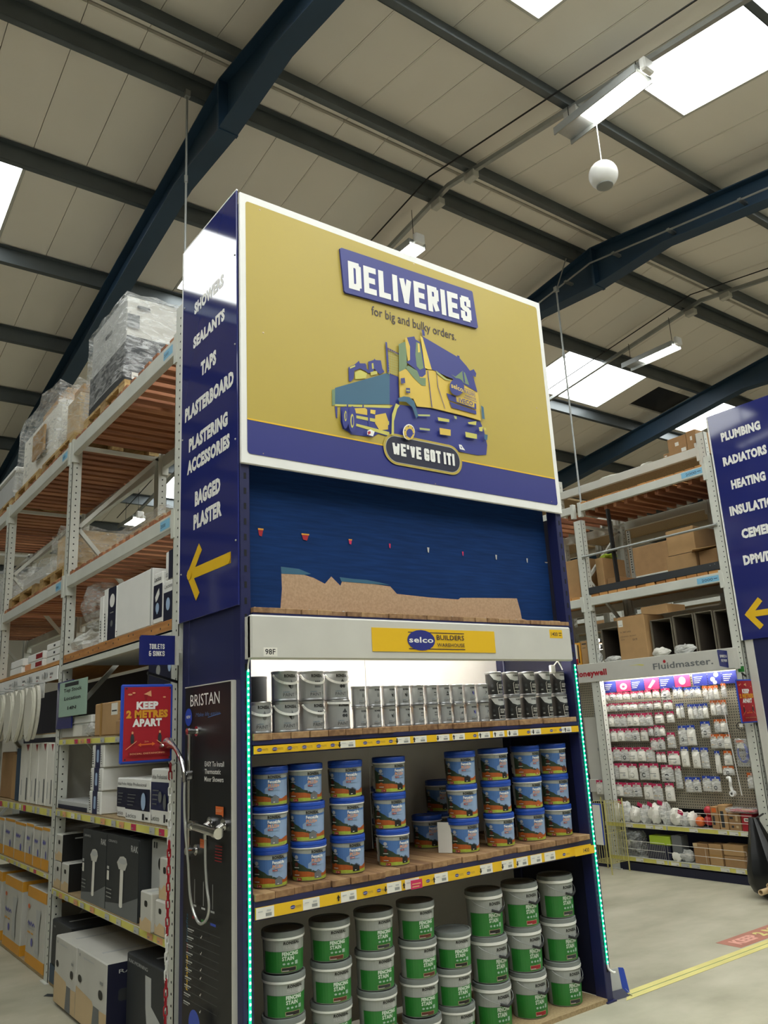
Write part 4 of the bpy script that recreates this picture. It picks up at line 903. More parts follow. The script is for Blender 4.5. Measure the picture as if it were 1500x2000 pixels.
for y,z in ((.80,3.69),(2.93,3.69),(.80,2.645),(2.93,2.645)):
    P=Pr(fx(-.0165)); P.rect(-y-.16,z,-y-.02,z+.055,'bluetag').text('2000',-y-.15,z+.016,.02,'navy',w=.07); P.obj('load_label',LR)
# hook header of the second bay with hanging toilet seats
HH=thing('hook_header','white header strip with small printing above the hanging toilet seats','header',(-.01,3.85,1.975))
ob('header_strip',MB().box(-.022,-.012,ya2,yb2,1.975,2.075,0,.002),'white',HH)
P=Pr(fx(-.0222))
for y in (3.95,3.5,3.1,4.4): P.text('Lecico',-y,2.02,.022,'charcoal',w=.09,bold=.02).rect(-y+.01,1.998,-y+.06,2.004,'crimson')
for y in (3.25,3.7,4.2): P.rect(-y,2.0,-y+.03,2.05,'grey').rect(-y+.05,2.01,-y+.09,2.045,'palegrey').rect(-y-.06,2.005,-y-.03,2.04,'palegrey')
P.obj('header_print',HH)
for i,y in enumerate((3.22,3.55,3.9,4.2,4.55)): ob('hook',MB().tube([(-.01,y,1.968),(-.16,y,1.968),(-.17,y,1.98)],.004,6),'galv',HH)
def seat(name,label,y,lean,x0=-.07):
    r=thing(name,label,'toilet seat',(x0,y,1.55),'white toilet seats hanging in the aisle')
    out=[]
    for i in range(30):
        t=2*PI*i/30; c,s=math.cos(t),math.sin(t); w=.128*(1+.16*s) if s<0 else .128*(1+.10*s); out.append((w*c,.205*s if s<0 else .2*min(s,.93)))
    for k in range(2):
        mf=lambda u,w,d,k=k:(x0-d-k*.026-.06*abs(w-.2)*0, y+u+.0+lean*(w-.1)+k*.03, 1.765+w-.012*k)
        b=MB(); b.prism(out,mf,0,.02); sh=MB(); sh.prism([(u*.86,w*.88) for u,w in out],mf,.0195,.024)
        if k: b.add(sh.v,sh.f)
        ob(('seat_ring','seat_cover')[k],b,'seatwhite',r)
    ob('hanger',MB().tube([(x0+.012,y+lean*.05,1.88),(x0+.012,y+.12*lean,1.962)],.006,6),'white',r)
for i,(y,l) in enumerate(((3.25,-.12),(3.60,-.3),(3.93,-.1),(4.25,-.3),(4.58,-.1))):
    seat('hanging_toilet_cover','white toilet seat hanging below the header strip, %s from the upright'%ORD[i],y,l)
for i in range(5): ob('seat_card',MB().box(-.035,-.03,3.2+i*.33,3.34+i*.33,1.86,1.972),'white',HH)
# ---- cartons: body with softened edges, taped seam and printed faces
def carton(name,label,cat,x0,y0,y1,z0,z1,dep,mat,face=None,side=None,tape=True,group=None,rot=0):
    r=thing(name,label,cat,(x0+dep/2,(y0+y1)/2,z0),group); c=min(.006,(y1-y0)*.05)
    ob('body',MB().box(x0,x0+dep,y0,y1,z0,z1,0,c),mat,r)
    if tape: ob('flap_seam',MB().box(x0+dep*.1,x0+dep*.9,(y0+y1)/2-.012,(y0+y1)/2+.012,z1-.001,z1+.0012),'tape' if mat in('card','card2') else 'palegrey',r)
    if face:
        P=Pr(lambda x,y,d:(x0-d,y1-x*(y1-y0),z0+y*(z1-z0)),d0=.0001); face(P,y1-y0,z1-z0); P.obj('print',r)
    if side:
        P=Pr(lambda x,y,d:(x0+x*dep,y0-d,z0+y*(z1-z0)),d0=.0001); side(P,dep,z1-z0); P.obj('side_print',r)
    if rot: r.rotation_euler=(0,0,rot)
    return r
# faces are drawn in a unit square: x 0..1 left to right, y 0..1 bottom to top
def f_navyband(P,w,h,top='Atlas Professional',bot='Lecico',shape=1):
    P.rect(.0,.26,1,.76,'navydark' if shape!=3 else 'navy').text(top,.06,.82,.075,'charcoal',w=.8 if len(top)>8 else .5)
    P.text(bot,.05,.07,.10,'charcoal',w=.42).rect(.72,.06,.80,.2,'charcoal').rect(.85,.08,.95,.13,'black')
    for i in range(4): P.rect(.12,.60-i*.08,.45-i*.03,.62-i*.08,'midgrey')
    if shape==1: P.ell(.78,.48,.09,.2,'paleblue',16)
    elif shape==2: P.ell(.97,.45,.08,.12,'paleblue',14)
    elif shape==3: P.ell(.55,.5,.1,.1,'midgrey',16).ell(.8,.42,.08,.14,'midgrey',16)
def f_spine(P,w,h):
    P.rect(.3,0,.72,1,'navy').rrect(.42,.22,.6,.78,.08,'paleblue')
    for i in range(7): P.rect(.08,.15+i*.1,.2,.19+i*.1,'charcoal').rect(.8,.15+i*.1,.9,.19+i*.1,'grey')
def f_rak(P,w,h):
    P.rect(0,0,1,1,'charcoal').poly([(0,0),(1,0),(1,.30),(.55,.16),(0,.10)],'midgrey').text('RAK',.78,.84,.075,'palegrey',w=.2,bold=.02).text('CERAMICS',.06,.9,.03,'palegrey',w=.28)
    P.poly([(.36,.66),(.42,.58),(.62,.58),(.68,.67),(.64,.735),(.56,.755),(.45,.74)],'offwhite').poly([(.47,.58),(.57,.58),(.56,.12),(.50,.10),(.46,.12)],'paper').ell(.53,.69,.12,.035,'palegrey',14)
    P.rect(.05,.40,.12,.52,'paper').rect(.05,.54,.12,.58,'palegrey')
    for i in range(3): P.rect(.05,.28-i*.05,.22,.295-i*.05,'grey')
def f_dark(P,w,h):
    P.rect(0,0,1,1,'black')
def f_boxhole(P,w,h): P.rrect(.38,.62,.66,.78,.07,'black').poly([(.0,.0),(1,0),(1,.3),(.5,.36),(.2,.2),(0,.3)],'tan')
def f_yellow(P,w,h):
    P.rect(0,0,1,.14,'amber').rect(0,.86,1,1,'amber').rect(.06,.14,.1,.86,'offwhite')
    P.line([(.1,.52),(.13,.55),(.16,.50),(.2,.54),(.24,.50),(.29,.55),(.33,.5),(.4,.54),(.46,.51)],.022,'purple',1).rect(.1,.46,.45,.475,'palegrey').rect(.1,.40,.26,.42,'amber').rect(.3,.40,.42,.42,'amber').ell(.36,.3,.05,.055,'purple',12).ell(.14,.74,.06,.03,'orange',10)
    P.poly([(.55,.2),(.75,.2),(.72,.5),(.8,.75),(.55,.75),(.6,.5)],'palegrey')
def f_white(P,w,h):
    P.poly([(.55,.98),(.9,.98),(.75,.86)],'crimson').rect(.2,.12,.3,.38,'palegrey').rect(.72,.05,.86,.42,'midgrey')
def s_rakm(P,w,h):
    P.rect(0,0,1,.52,'charcoal').rect(0,.62,.13,.78,'midgrey').rrect(.1,.86,.24,.90,.02,'black').rrect(.78,.78,.93,.82,.02,'black').text('RAK-MORNING',.06,.455,.026,'palegrey',w=.34)
    P.rect(.78,.92,.82,.955,'grey').rect(.87,.92,.92,.955,'grey').rect(.72,.86,.86,.875,'grey').rect(.06,.02,.24,.1,'paper').ell(.1,.2,.05,.02,'midgrey',14).rect(.56,.28,.76,.42,'offwhite').rect(.3,.965,.62,.972,'grey')
    for i in range(5): P.rect(.08+i*.17,.05,.2+i*.17,.06,'grey')
# shrink film: lofted skin with ripples around a load
def wrap(name,par,x0,x1,y0,y1,z0,z1,mat='film',amp=.02,n=10,flare=.03,seed=1,top=.75):
    rr=random.Random(seed); b=MB(); L=[]; K=n
    for j in range(K+1):
        t=j/K; z=z0+(z1-z0)*t; e=.006+flare*(1-t)**2; ring=[]
        for (ax,ay,bx,by) in ((x0-e,y0-e,x1+e,y0-e),(x1+e,y0-e,x1+e,y1+e),(x1+e,y1+e,x0-e,y1+e),(x0-e,y1+e,x0-e,y0-e)):
            for k in range(7):
                u=k/7; px,py=ax+(bx-ax)*u,ay+(by-ay)*u; a=amp*rr.random()*(1 if 0<k else .2); nx,ny=(by-ay),-(bx-ax); l=math.hypot(nx,ny); ring.append((px+nx/l*a,py+ny/l*a,z+rr.uniform(-1,1)*amp*.5*(0<j<K)+(rr.uniform(-.5,1)*amp if j==K else 0)))
        L.append(ring)
    m=len(L[0]); vs=[v for r_ in L for v in r_]; fs=[[j*m+k,j*m+(k+1)%m,(j+1)*m+(k+1)%m,(j+1)*m+k] for j in range(K) for k in range(m)]
    vs.append(((x0+x1)/2,(y0+y1)/2,z1+amp*top)); fs+=[[K*m+k,K*m+(k+1)%m,len(vs)-1] for k in range(m)]
    b.add(vs,fs); return ob(name,b,mat,par)
def lump(name,label,cat,c,s,mat,seed=1,group=None,card=None,rough=.22,parent=None):
    rr=random.Random(seed); ph=[(rr.uniform(0,6.3),rr.uniform(0,6.3),rr.uniform(2,5),rr.uniform(1.5,4)) for _ in range(5)]
    b=MB(); K,N=8,14
    def rad(t,p): return 1+sum(rough/2*math.sin(a+p*round(k))*math.sin(q+t*l) for a,q,k,l in ph)
    vs=[];rows=[]
    for i in range(K+1):
        t=PI*i/K; row=[]
        for k in range(1 if i in(0,K) else N):
            p=2*PI*k/N; r_=rad(t,p); z=-math.cos(t)*r_
            row.append(len(vs)); vs.append((c[0]+s[0]*math.sin(t)*math.cos(p)*r_,c[1]+s[1]*math.sin(t)*math.sin(p)*r_,c[2]+max(-s[2]*.92,s[2]*z)))
        rows.append(row)
    fs=[]
    for A,B in zip(rows,rows[1:]):
        for k in range(N):
            k2=(k+1)%N
            if len(A)==1: fs.append([A[0],B[k2],B[k]])
            elif len(B)==1: fs.append([A[k],A[k2],B[0]])
            else: fs.append([A[k],A[k2],B[k2],B[k]])
    b.add(vs,fs)
    if parent is not None: return ob(name,b,mat,parent)
    if card:
        r=thing(name,label,cat,(c[0],c[1],c[2]-s[2]*.92),group); ob('bag',b,mat,r); card(r); return r
    return tag(ob(name,b,mat,loc=(c[0],c[1],c[2]-s[2]*.92)),label,cat,group)
def pallet(label,x0,x1,y0,y1,z,group='wooden pallets on the racking'):
    r=thing('wooden_pallet',label,'pallet',((x0+x1)/2,(y0+y1)/2,z),group); h=.10
    for i in range(3):
        x=x0+(x1-x0-.09)*i/2; ob('bottom_board',MB().box(x,x+.09,y0,y1,z,z+.016),'pallet',r)
        for k in range(3):
            y=y0+(y1-y0-.12)*k/2; ob('block',MB().box(x,x+.09,y,y+.12,z+.016,z+.075),'pallet',r)
    n=7; w=(y1-y0)/n
    for i in range(n): ob('top_board',MB().box(x0,x1,y0+i*w+.008,y0+(i+1)*w-.008,z+.078,z+h),'pallet',r)
    return r
L1=3.802
pallet('wooden pallet under the tall wrapped toilet boxes on the top level',.02,.72,1.76,2.68,L1)
TL=thing('wrapped_box_stack','tall film-wrapped stack of white and dark toilet boxes on the top level','wrapped load',(.37,2.2,L1+.1))
ob('white_cartons',MB().box(.03,.71,1.79,2.55,L1+.42,4.55,0,.006),'offwhite',TL); ob('dark_cartons',MB().box(.03,.71,1.78,2.6,L1+.101,L1+.418,0,.006),'charcoal',TL)
P=Pr(lambda x,y,d:(.03+x*.68,1.779-d,L1+.101+y*(4.55-L1-.101))); s_rakm(P,1,1); P.obj('box_print',TL)
P=Pr(lambda x,y,d:(.0295-d,2.55-x*.76,L1+.101+y*(4.55-L1-.101))); P.rect(0,.46,1,1,'palegrey').rect(.1,.1,.9,.12,'grey').rrect(.4,.75,.6,.8,.02,'black'); P.obj('box_print',TL)
wrap('shrink_film',TL,.025,.72,1.77,2.62,L1+.105,4.556,'film',.02,12,.02,3)
pallet('wooden pallet under the middle wrapped load on the top level',.02,.72,2.93,3.9,L1)
t=thing('wrapped_load','film-wrapped pile of flat cartons behind the tall boxes on the top level','wrapped load',(.37,3.1,L1+.1))
ob('cartons',MB().box(.06,.68,2.95,3.3,L1+.101,4.26,0,.006),'tan',t); ob('cartons',MB().box(.08,.6,2.95,3.2,4.262,4.34,0,.006),'card',t); wrap('shrink_film',t,.04,.71,2.93,3.33,L1+.105,4.35,'greyfilm',.03,9,.02,5)
pallet('wooden pallet under the left wrapped load on the top level',.02,.72,3.98,4.9,L1)
t=thing('wrapped_load','bulky film-wrapped load of cartons at the far left of the top level','wrapped load',(.37,4.1,L1+.1))
ob('cartons',MB().box(.06,.68,3.48,4.8,L1+.101,4.4,0,.006),'paper',t); ob('cartons',MB().box(.1,.66,3.5,4.3,4.402,4.52,0,.006),'card',t); ob('cartons',MB().box(.02,.04,3.9,4.3,L1+.25,4.3,0,.003),'tape',t)
wrap('shrink_film',t,.03,.71,3.47,4.84,L1+.105,4.54,'film',.05,10,.03,8)
pallet('wooden pallet under the grey wrapped box at the far left end',.02,.72,5.03,5.95,L1)
t=thing('grey_bin','grey wrapped box beyond the pallets at the far left of the top level','bin',(.37,5.4,L1+.1))
ob('bin_body',MB().box(.04,.7,5.03,5.9,L1+.101,4.17,0,.02),'palegrey',t); ob('bin_lid',MB().box(.03,.71,5.02,5.91,4.172,4.23,0,.015),'white',t)
L2=2.747
pallet('pallet under the right wrapped bundle on the middle level',.02,.72,2.95,3.75,L2); pallet('pallet under the left wrapped bundle on the middle level',.02,.72,3.88,4.85,L2)
t=thing('wrapped_load','film-wrapped brown cartons beside the second upright on the middle level','wrapped load',(.37,3.2,L2+.1))
ob('cartons',MB().box(.06,.7,2.97,3.4,L2+.101,3.12,0,.006),'tan',t); wrap('shrink_film',t,.03,.71,2.955,3.42,L2+.106,3.14,'greyfilm',.03,8,.01,11)
t=thing('wrapped_load','low film-wrapped white bundle left of the brown cartons on the middle level','wrapped load',(.37,3.7,L2+.1))
ob('cartons',MB().box(.06,.69,3.54,4.5,L2+.101,2.98,0,.006),'offwhite',t); wrap('shrink_film',t,.03,.71,3.52,4.56,L2+.106,3.0,'film',.04,8,.02,12)
t=thing('wrapped_load','film-wrapped load at the left edge of the middle level','wrapped load',(.37,5.3,L2+.05))
ob('cartons',MB().box(.06,.7,5.12,6.0,L2+.001,3.15,0,.006),'offwhite',t); wrap('shrink_film',t,.03,.71,5.1,6.1,L2+.002,3.2,'film',.04,8,.03,13)
t=thing('wrapped_load','dim film-wrapped load at the back of the middle level beside the second upright','wrapped load',(.5,2.4,L2))
ob('cartons',MB().box(.36,.70,1.9,2.70,L2+.001,3.03,0,.006),'tan',t); wrap('shrink_film',t,.33,.71,1.87,2.74,L2+.002,3.06,'greyfilm',.02,8,.01,14)
# near bay, third level
L3=2.138
carton('toilet_carton','navy and white toilet carton nearest the tall sign, lower of two, third level','carton',.0,.80,.93,L3,2.36,.36,'white',lambda P,w,h:(P.rect(0,0,1,.7,'navydark').text('Lecico',.1,.8,.1,'charcoal',w=.8),P.ell(.5,.4,.22,.16,'paleblue',14))[0])
carton('toilet_carton','navy and white toilet carton nearest the tall sign, upper of two, third level','carton',.0,.80,.91,2.362,2.52,.36,'white',lambda P,w,h:P.rect(.4,0,1,1,'navydark').text('Lecico',.05,.1,.2,'charcoal',w=.3))
carton('toilet_carton','tall navy carton with a white toilet picture standing on the third level','carton',-.005,.94,1.07,L3,2.425,.3,'white',lambda P,w,h:P.rect(0,.1,1,.76,'navydark').text('Lecico',.1,.83,.085,'charcoal',w=.75,bold=.02).poly([(.3,.42),(.5,.46),(.72,.56),(.66,.68),(.4,.6),(.22,.52)],'white').ell(.5,.3,.2,.1,'paleblue',14).rect(.44,.18,.56,.3,'paleblue'))
carton('big_white_carton','big plain white carton with a printed edge on the third level','carton',-.005,1.1,1.69,L3,2.47,.5,'white',lambda P,w,h:P.text('Lecico',.005,.05,.03,'charcoal',w=.03).rect(.0,.1,.03,.12,'charcoal').rect(.97,0,1,1,'palegrey'))
carton('slim_carton','navy carton with a white seat picture left of the big white one','carton',-.005,1.70,1.86,L3,2.468,.45,'white',lambda P,w,h:P.rect(.0,0,.95,1,'navydark').ell(.5,.74,.3,.13,'white',16).ell(.5,.3,.14,.06,'midgrey',14).rect(.3,.5,.7,.52,'grey'))
carton('slim_carton','slim white carton lettered up its edge, right of a pair','carton',-.005,1.87,1.945,L3,2.475,.45,'white',lambda P,w,h:[P.rect(.35,.08+i*.06,.6,.11+i*.06,'charcoal') for i in range(8)])
carton('slim_carton','slim white carton lettered up its edge, left of a pair','carton',-.005,1.955,2.03,L3,2.44,.45,'white',lambda P,w,h:[P.rect(.35,.08+i*.06,.6,.11+i*.06,'charcoal') for i in range(7)])
lump('plastic_bag','crumpled clear plastic bag hanging over cartons on the third level','bag',(.12,2.35,2.43),(.14,.2,.16),'greyfilm',4)
t=thing('standing_post','grey post standing behind the crumpled bag on the third level','post',(.3,2.2,L3)); ob('post_body',MB().box(.28,.34,2.17,2.24,L3,2.58,0,.004),'midgrey',t)
lump('plastic_bag','flat crumpled clear bag lying on the timber edge of the third level','bag',(.1,2.5,2.2),(.12,.24,.068),'clearbag',9)
carton('small_white_carton','small white carton, lower left of the stacks above the seats','carton',.0,4.1,4.52,2.112,2.17,.3,'white'); carton('small_white_carton','small white carton, upper left of the stacks above the seats','carton',.0,4.08,4.5,2.172,2.235,.3,'white')
carton('small_white_carton','small white carton with red print, left-middle stack above the seats','carton',.0,3.42,3.98,2.112,2.17,.3,'white',lambda P,w,h:P.rect(.0,.1,.35,.9,'peach').rect(.6,.2,.95,.8,'crimson')); carton('small_white_carton','small white carton with red label, top of the left-middle stack','carton',.0,3.42,3.9,2.172,2.235,.3,'white',lambda P,w,h:P.rect(.55,.2,.95,.8,'crimson'))
for k in range(3): carton('small_white_carton','small white carton beside the second upright, %s of three above the seats'%LV[k],'carton',.0,2.93,3.32,2.112+k*.052,2.112+k*.052+.05,.3,'white',lambda P,w,h:P.rect(.5,.35,.62,.65,'charcoal'))
# fourth level of the near bay
L4=1.557
t=thing('location_notice','pale green top stock location notice on the fourth level','notice',(.0,2.46,1.70))
ob('notice_sheet',MB().box(-.03,-.026,2.15,2.79,1.70,1.935,0,.001),'mint',t); ob('holder',MB().box(-.024,-.014,2.5,2.87,1.62,1.945),'navysign',t)
P=Pr(fx(-.0302)); P.rect(-2.66,1.9,-2.34,1.925,'charcoal').text('Top Stock',-2.47,1.865,.022,'charcoal',w=.42,al='c',bold=.02).text('Location',-2.47,1.81,.022,'charcoal',w=.38,al='c',bold=.02).text('14N',-2.47,1.745,.02,'charcoal',w=.2,al='c',bold=.03); P.obj('lettering',t)
carton('white_carton','white carton under the pale notice, upper of two on the fourth level','carton',.0,2.13,2.80,1.645,1.695,.4,'white'); carton('white_carton','white carton under the pale notice, lower of two on the fourth level','carton',.0,2.2,2.79,L4,1.643,.4,'offwhite',lambda P,w,h:P.rect(.45,.1,.8,.9,'paper'))
lump('plastic_bag','small clear bag between the white cartons and the brown box','bag',(.03,2.14,1.60),(.05,.09,.045),'clearbag',15)
carton('brown_box','tall brown cardboard box with white label behind the red notice','carton',.0,1.62,2.06,L4,1.755,.35,'card',lambda P,w,h:P.rect(.72,.6,.98,.95,'paper').rect(.75,.7,.95,.74,'charcoal').rect(.25,0,.33,1,'tape'))
carton('flat_box','opened flat brown box lying in front of the fourth level','carton',-.02,1.3,1.6,L4,1.64,.4,'card2')
carton('flat_box','opened flat brown box lying under another on the fourth level','carton',.0,1.25,1.61,1.642,1.69,.4,'card')
carton('grey_carton','long grey carton at the back of the fourth level','carton',.25,1.7,2.75,1.80,1.88,.4,'grey') if 0 else None
for k,(za,zb) in enumerate(((L4,1.66),(1.662,1.80),(1.802,2.0))):
    carton('basin_carton','navy and white carton by the shower rail, %s of three on the fourth level'%LV[k],'carton',-.005,.80,1.12,za,zb,.4,'white',[lambda P,w,h:P.rect(.3,.2,.7,.9,'charcoal'),lambda P,w,h:P.rect(0,0,.7,.62,'navydark').ell(.75,.4,.14,.25,'paleblue',12),lambda P,w,h:P.rect(0,0,1,.86,'navydark').ell(.45,.4,.1,.14,'grey',14).ell(.95,.5,.08,.2,'paleblue',12)][k])
# fifth level
L5=1.095
for k in range(3): carton('seat_carton','white toilet seat carton with navy spine, %s of three stacked'%LV[k],'carton',-.005,1.87-.015*k,2.10-.015*k,L5+k*.137,L5+k*.137+.135,.42,'white',f_spine)
t=thing('dark_boards','dark panels and an orange batten leaning at the back of the fifth level','boards',(.4,2.4,L5))
for i,(y,c) in enumerate(((2.2,'slat'),(2.32,'charcoal'),(2.44,'midgrey'),(2.56,'rackdark'),(2.68,'charcoal'))): ob('panel',MB().box(.2+.02*i,.5,y,y+.09,L5,1.47,0,.003),c,t)
t=thing('flat_carton','long flat white and navy carton lying under the dark panels','carton',(.1,2.45,L5)); ob('body',MB().box(-.005,.19,2.12,2.79,L5,1.15,0,.004),'palegrey',t); P=Pr(fx(-.0052)); P.rect(-2.78,L5+.002,-2.13,L5+.028,'navydark'); P.obj('print',t)
carton('atlas_carton','small white and navy carton, first right of the spine stack on the fifth level','carton',.03,1.44,1.68,L5,1.312,.3,'white',lambda P,w,h:f_navyband(P,w,h,'Atlas Professional','Lecico',2))
carton('atlas_carton','white and navy carton with an oval picture in the middle of the fifth level','carton',-.005,1.06,1.435,L5,1.318,.3,'white',lambda P,w,h:f_navyband(P,w,h,'Atlas Professional','Lecico',1))
carton('atlas_carton','tall white and navy carton behind the plastic chain on the fifth level','carton',-.005,.79,1.045,L5,1.372,.3,'white',lambda P,w,h:f_navyband(P,w,h,'Atlas Professional','Lecico',3))
for i,(a,b_,tp) in enumerate(((2.945,3.12,1.53),(3.13,3.36,1.535),(3.37,3.58,1.532),(3.62,3.92,1.535))):
    carton('tall_white_carton','tall white carton with red corner on the fifth level, %s from the upright'%ORD[i],'carton',-.005,a,b_,1.09,tp,.4,'paper',f_white)
carton('blue_carton','slim blue carton left of the tall white cartons','carton',.0,3.95,4.08,1.09,1.5,.3,'steelblue'); carton('brown_carton','slim brown carton beside the blue one on the fifth level','carton',.02,4.1,4.3,1.09,1.45,.3,'card'); carton('brown_carton','brown carton at the left edge on the fifth level','carton',.04,4.32,4.8,1.09,1.47,.4,'card2')
# sixth level
L6=.595
rk=lambda y0,y1,z0,z1,lab,fc: carton('black_carton',lab,'carton',-.005,y0,y1,z0,z1,.4,'offwhite',f_boxhole,lambda P,w,h:P.rect(0,0,1,1,'black').rect(.2,.8,.9,.85,'palegrey').rect(.6,.3,.9,.55,'grey'))
rk(2.63,2.79,.765,.93,'black-sided carton with worn white end, top of three by the upright',0); rk(2.64,2.80,L6,.762,'black-sided carton with worn white end, lower left of three by the upright',0); rk(2.46,2.63,L6,.762,'black-sided carton with worn white end, lower right of three by the upright',0)
carton('basin_carton','tall charcoal carton with a pedestal basin picture, left of the pair','carton',-.005,1.73,2.185,L6,1.0,.45,'charcoal',f_rak); carton('basin_carton','tall charcoal carton with a pedestal basin picture, right of the pair','carton',-.006,1.20,1.72,L6,1.003,.45,'charcoal',f_rak)
carton('grey_carton','pale grey carton with a dark handle hole right of the basin pictures','carton',.06,.86,1.19,.70,1.005,.4,'palegrey',lambda P,w,h:P.rrect(.3,.52,.66,.72,.09,'black').rect(.1,.86,.16,.96,'charcoal').rect(.2,.86,.26,.96,'charcoal'))
carton('black_box','low black box under the pale grey carton','carton',.06,1.09,1.19,L6,.698,.4,'black')
carton('worn_carton','worn white carton with hand hole at the front right of the sixth level','carton',-.035,.93,1.085,L6,.775,.09,'offwhite',f_boxhole) ; carton('worn_carton','worn dark-ended carton behind the plastic chain on the sixth level','carton',-.02,.79,.92,L6,.75,.075,'offwhite',f_boxhole); carton('worn_carton','worn white carton stacked behind the plastic chain, upper right of the sixth level','carton',.0,.79,.92,.752,.945,.05,'offwhite',f_boxhole)
for i,(a,b_) in enumerate(((2.95,3.14),(3.15,3.37),(3.39,3.60),(3.62,3.95),(3.97,4.3),(4.34,4.7))):
    carton('yellow_edged_carton','small white carton with yellow base band, %s from the second upright'%ORD[i],'carton',-.005,a,b_,.667,.95-.008*(i%2),.35,'offwhite',lambda P,w,h:P.rect(0,0,1,.26,'amber').rect(0,.93,1,1,'amber').line([(.12,.62),(.16,.68),(.2,.6),(.26,.67),(.32,.6),(.38,.67),(.44,.6),(.52,.66)],.04,'purple',1).rect(.12,.5,.4,.53,'palegrey').ell(.6,.36,.07,.1,'purple',10).poly([(.75,.3),(.9,.3),(.9,.8),(.7,.8)],'palegrey'))
for i,(a,b_) in enumerate(((2.95,3.45),(3.62,4.17),(4.3,4.8))):
    carton('yellow_edged_carton','tall white floor carton with yellow bands, %s from the second upright'%ORD[i],'carton',-.005,a,b_,.0225,.53,.45,'offwhite',f_yellow,lambda P,w,h:P.rect(0,0,1,.14,'amber').rect(0,.86,1,1,'amber'))
# floor level of the near bay
carton('large_carton','large charcoal carton with a basin picture behind the torn white carton','carton',-.005,2.36,2.78,.0225,.40,.5,'charcoal',lambda P,w,h:P.text('RAK',.1,.88,.03,'palegrey',w=.1).poly([(.55,.85),(.68,.85),(.7,.6),(.95,.5),(.95,.3),(.7,.2),(.6,.5)],'paleblue').rect(.1,.25,.5,.27,'grey').rect(.1,.2,.45,.22,'grey').rect(.6,.05,.66,.12,'paper').rect(.7,.05,.76,.12,'paper').poly([(0,0),(1,0),(1,.2),(0,.3)],'steelblue'))
def f_torn(P,w,h): P.poly([(0,.0),(1,0),(1,.36),(.6,.34),(.55,.4),(0,.46)],'tan').poly([(.55,0),(.8,0),(.78,.36),(.6,.36)],'midgrey').rrect(.07,.54,.2,.64,.05,'black').rrect(.75,.5,.88,.62,.05,'black').rect(.1,.9,.14,.94,'grey').rect(.25,.9,.6,.92,'palegrey').rect(.8,.7,.9,.74,'grey')
carton('large_carton','large worn white carton standing forward on the floor, left of two','carton',-.10,1.90,2.335,.0225,.385,.6,'offwhite',f_torn)
carton('large_carton','large worn white carton with torn hole on the floor, right of two','carton',-.10,1.36,1.895,.0225,.39,.6,'offwhite',f_torn,lambda P,w,h:P.rect(0,0,1,1,'navydark').text('RAK-MORNING',.1,.86,.05,'palegrey',w=.7).rrect(.1,.5,.4,.66,.03,'charcoal').ell(.3,.3,.1,.08,'charcoal',12))
carton('large_carton','large charcoal carton with a white basin picture behind the chain','carton',-.005,.80,1.34,.0225,.44,.6,'charcoal',lambda P,w,h:P.poly([(.5,.85),(.65,.85),(.66,.55),(.95,.4),(.9,.1),(.6,.1),(.52,.5)],'palegrey').text('RAK-MORNING',.06,.9,.04,'palegrey',w=.5))
# signs beside the shower board
t=thing('department_flag','small navy flag sign reading toilets and sinks','sign',(-.14,.63,1.88))
ob('flag_panel',MB().prism([(-.055,1.88),(-.055,2.026),(-.228,2.026),(-.238,2.016),(-.238,1.88)],fy(.632),0,.004),'navysign',t); ob('bracket_plate',MB().box(-.054,-.03,.634,.638,1.878,2.026),'offwhite',t)
ob('fixing_arm',MB().box(-.034,-.012,.632,.70,1.94,1.96),'offwhite',t)
P=Pr(fy(.6278)); P.block('TOILETS',-.188,1.958,.025,'white',.078,.15); P.block('& SINKS',-.190,1.923,.025,'white',.08,.15); P.obj('lettering',t)
def keep(x0,x1,y,z0,z1,label,arm):
    t=thing('distancing_notice',label,'notice',((x0+x1)/2,y,z0)); ob('frame',MB().box(x0,x1,y,y+.012,z0,z1,0,.006),'royal',t); w=x1-x0;h=z1-z0
    ob('hanger',MB().box(x0+w*.5,x0+w*.5+.006,y+.004,y+.01,z1,z1+.06),'black',t) ; ob('fixing_arm',MB().bar(((x0+x1)/2,y+.007,z1+.055),arm,.012,.012),'black',t)
    P=Pr(lambda a,b,d:(x0+a*w,y-d-.0002,z0+b*h)); P.rect(.055,.035,.955,.965,'red'); P.text('KEEP',.5,.685,.085,'white',w=.42,al='c',bold=.06).text('2 METRES',.5,.575,.085,'amber',w=.8,al='c',bold=.06).text('APART',.5,.465,.085,'white',w=.56,al='c',bold=.06)
    P.poly([(.42,.87),(.56,.92),(.57,.84)],'peach').poly([(.42,.87),(.5,.86),(.48,.79),(.45,.79)],'crimson').ell(.16,.87,.045,.012,'peach',8).ell(.23,.89,.03,.01,'peach',8).ell(.82,.83,.03,.01,'peach',8)
    for x in (.22,.74): P.poly([(x-.03,.25),(x+.03,.25),(x+.035,.33),(x,.4),(x-.035,.33)],'charcoal').ell(x,.385,.02,.018,'peach',8)
    P.line([(.1,.18),(.3,.28)],.008,'peach').line([(.68,.28),(.85,.2)],.008,'peach').line([(.34,.23),(.62,.235)],.016,'orange').poly([(.32,.23),(.38,.255),(.38,.205)],'orange').poly([(.65,.235),(.59,.26),(.59,.21)],'orange').text('2m',.48,.26,.02,'peach',w=.08,al='c')
    P.rect(.14,.10,.86,.145,'crimson').text('SOCIAL DISTANCING',.5,.112,.018,'peach',w=.66,al='c',bold=.02)
    for a,b in ((.08,.945),(.92,.945),(.08,.055),(.92,.055)): P.ell(a,b,.018,.013,'charcoal',8)
    P.obj('notice_print',t)
keep(-.33,-.072,.60,1.416,1.784,'red keep-two-metres-apart notice in a blue frame left of the shower board',(-.012,.70,1.80))
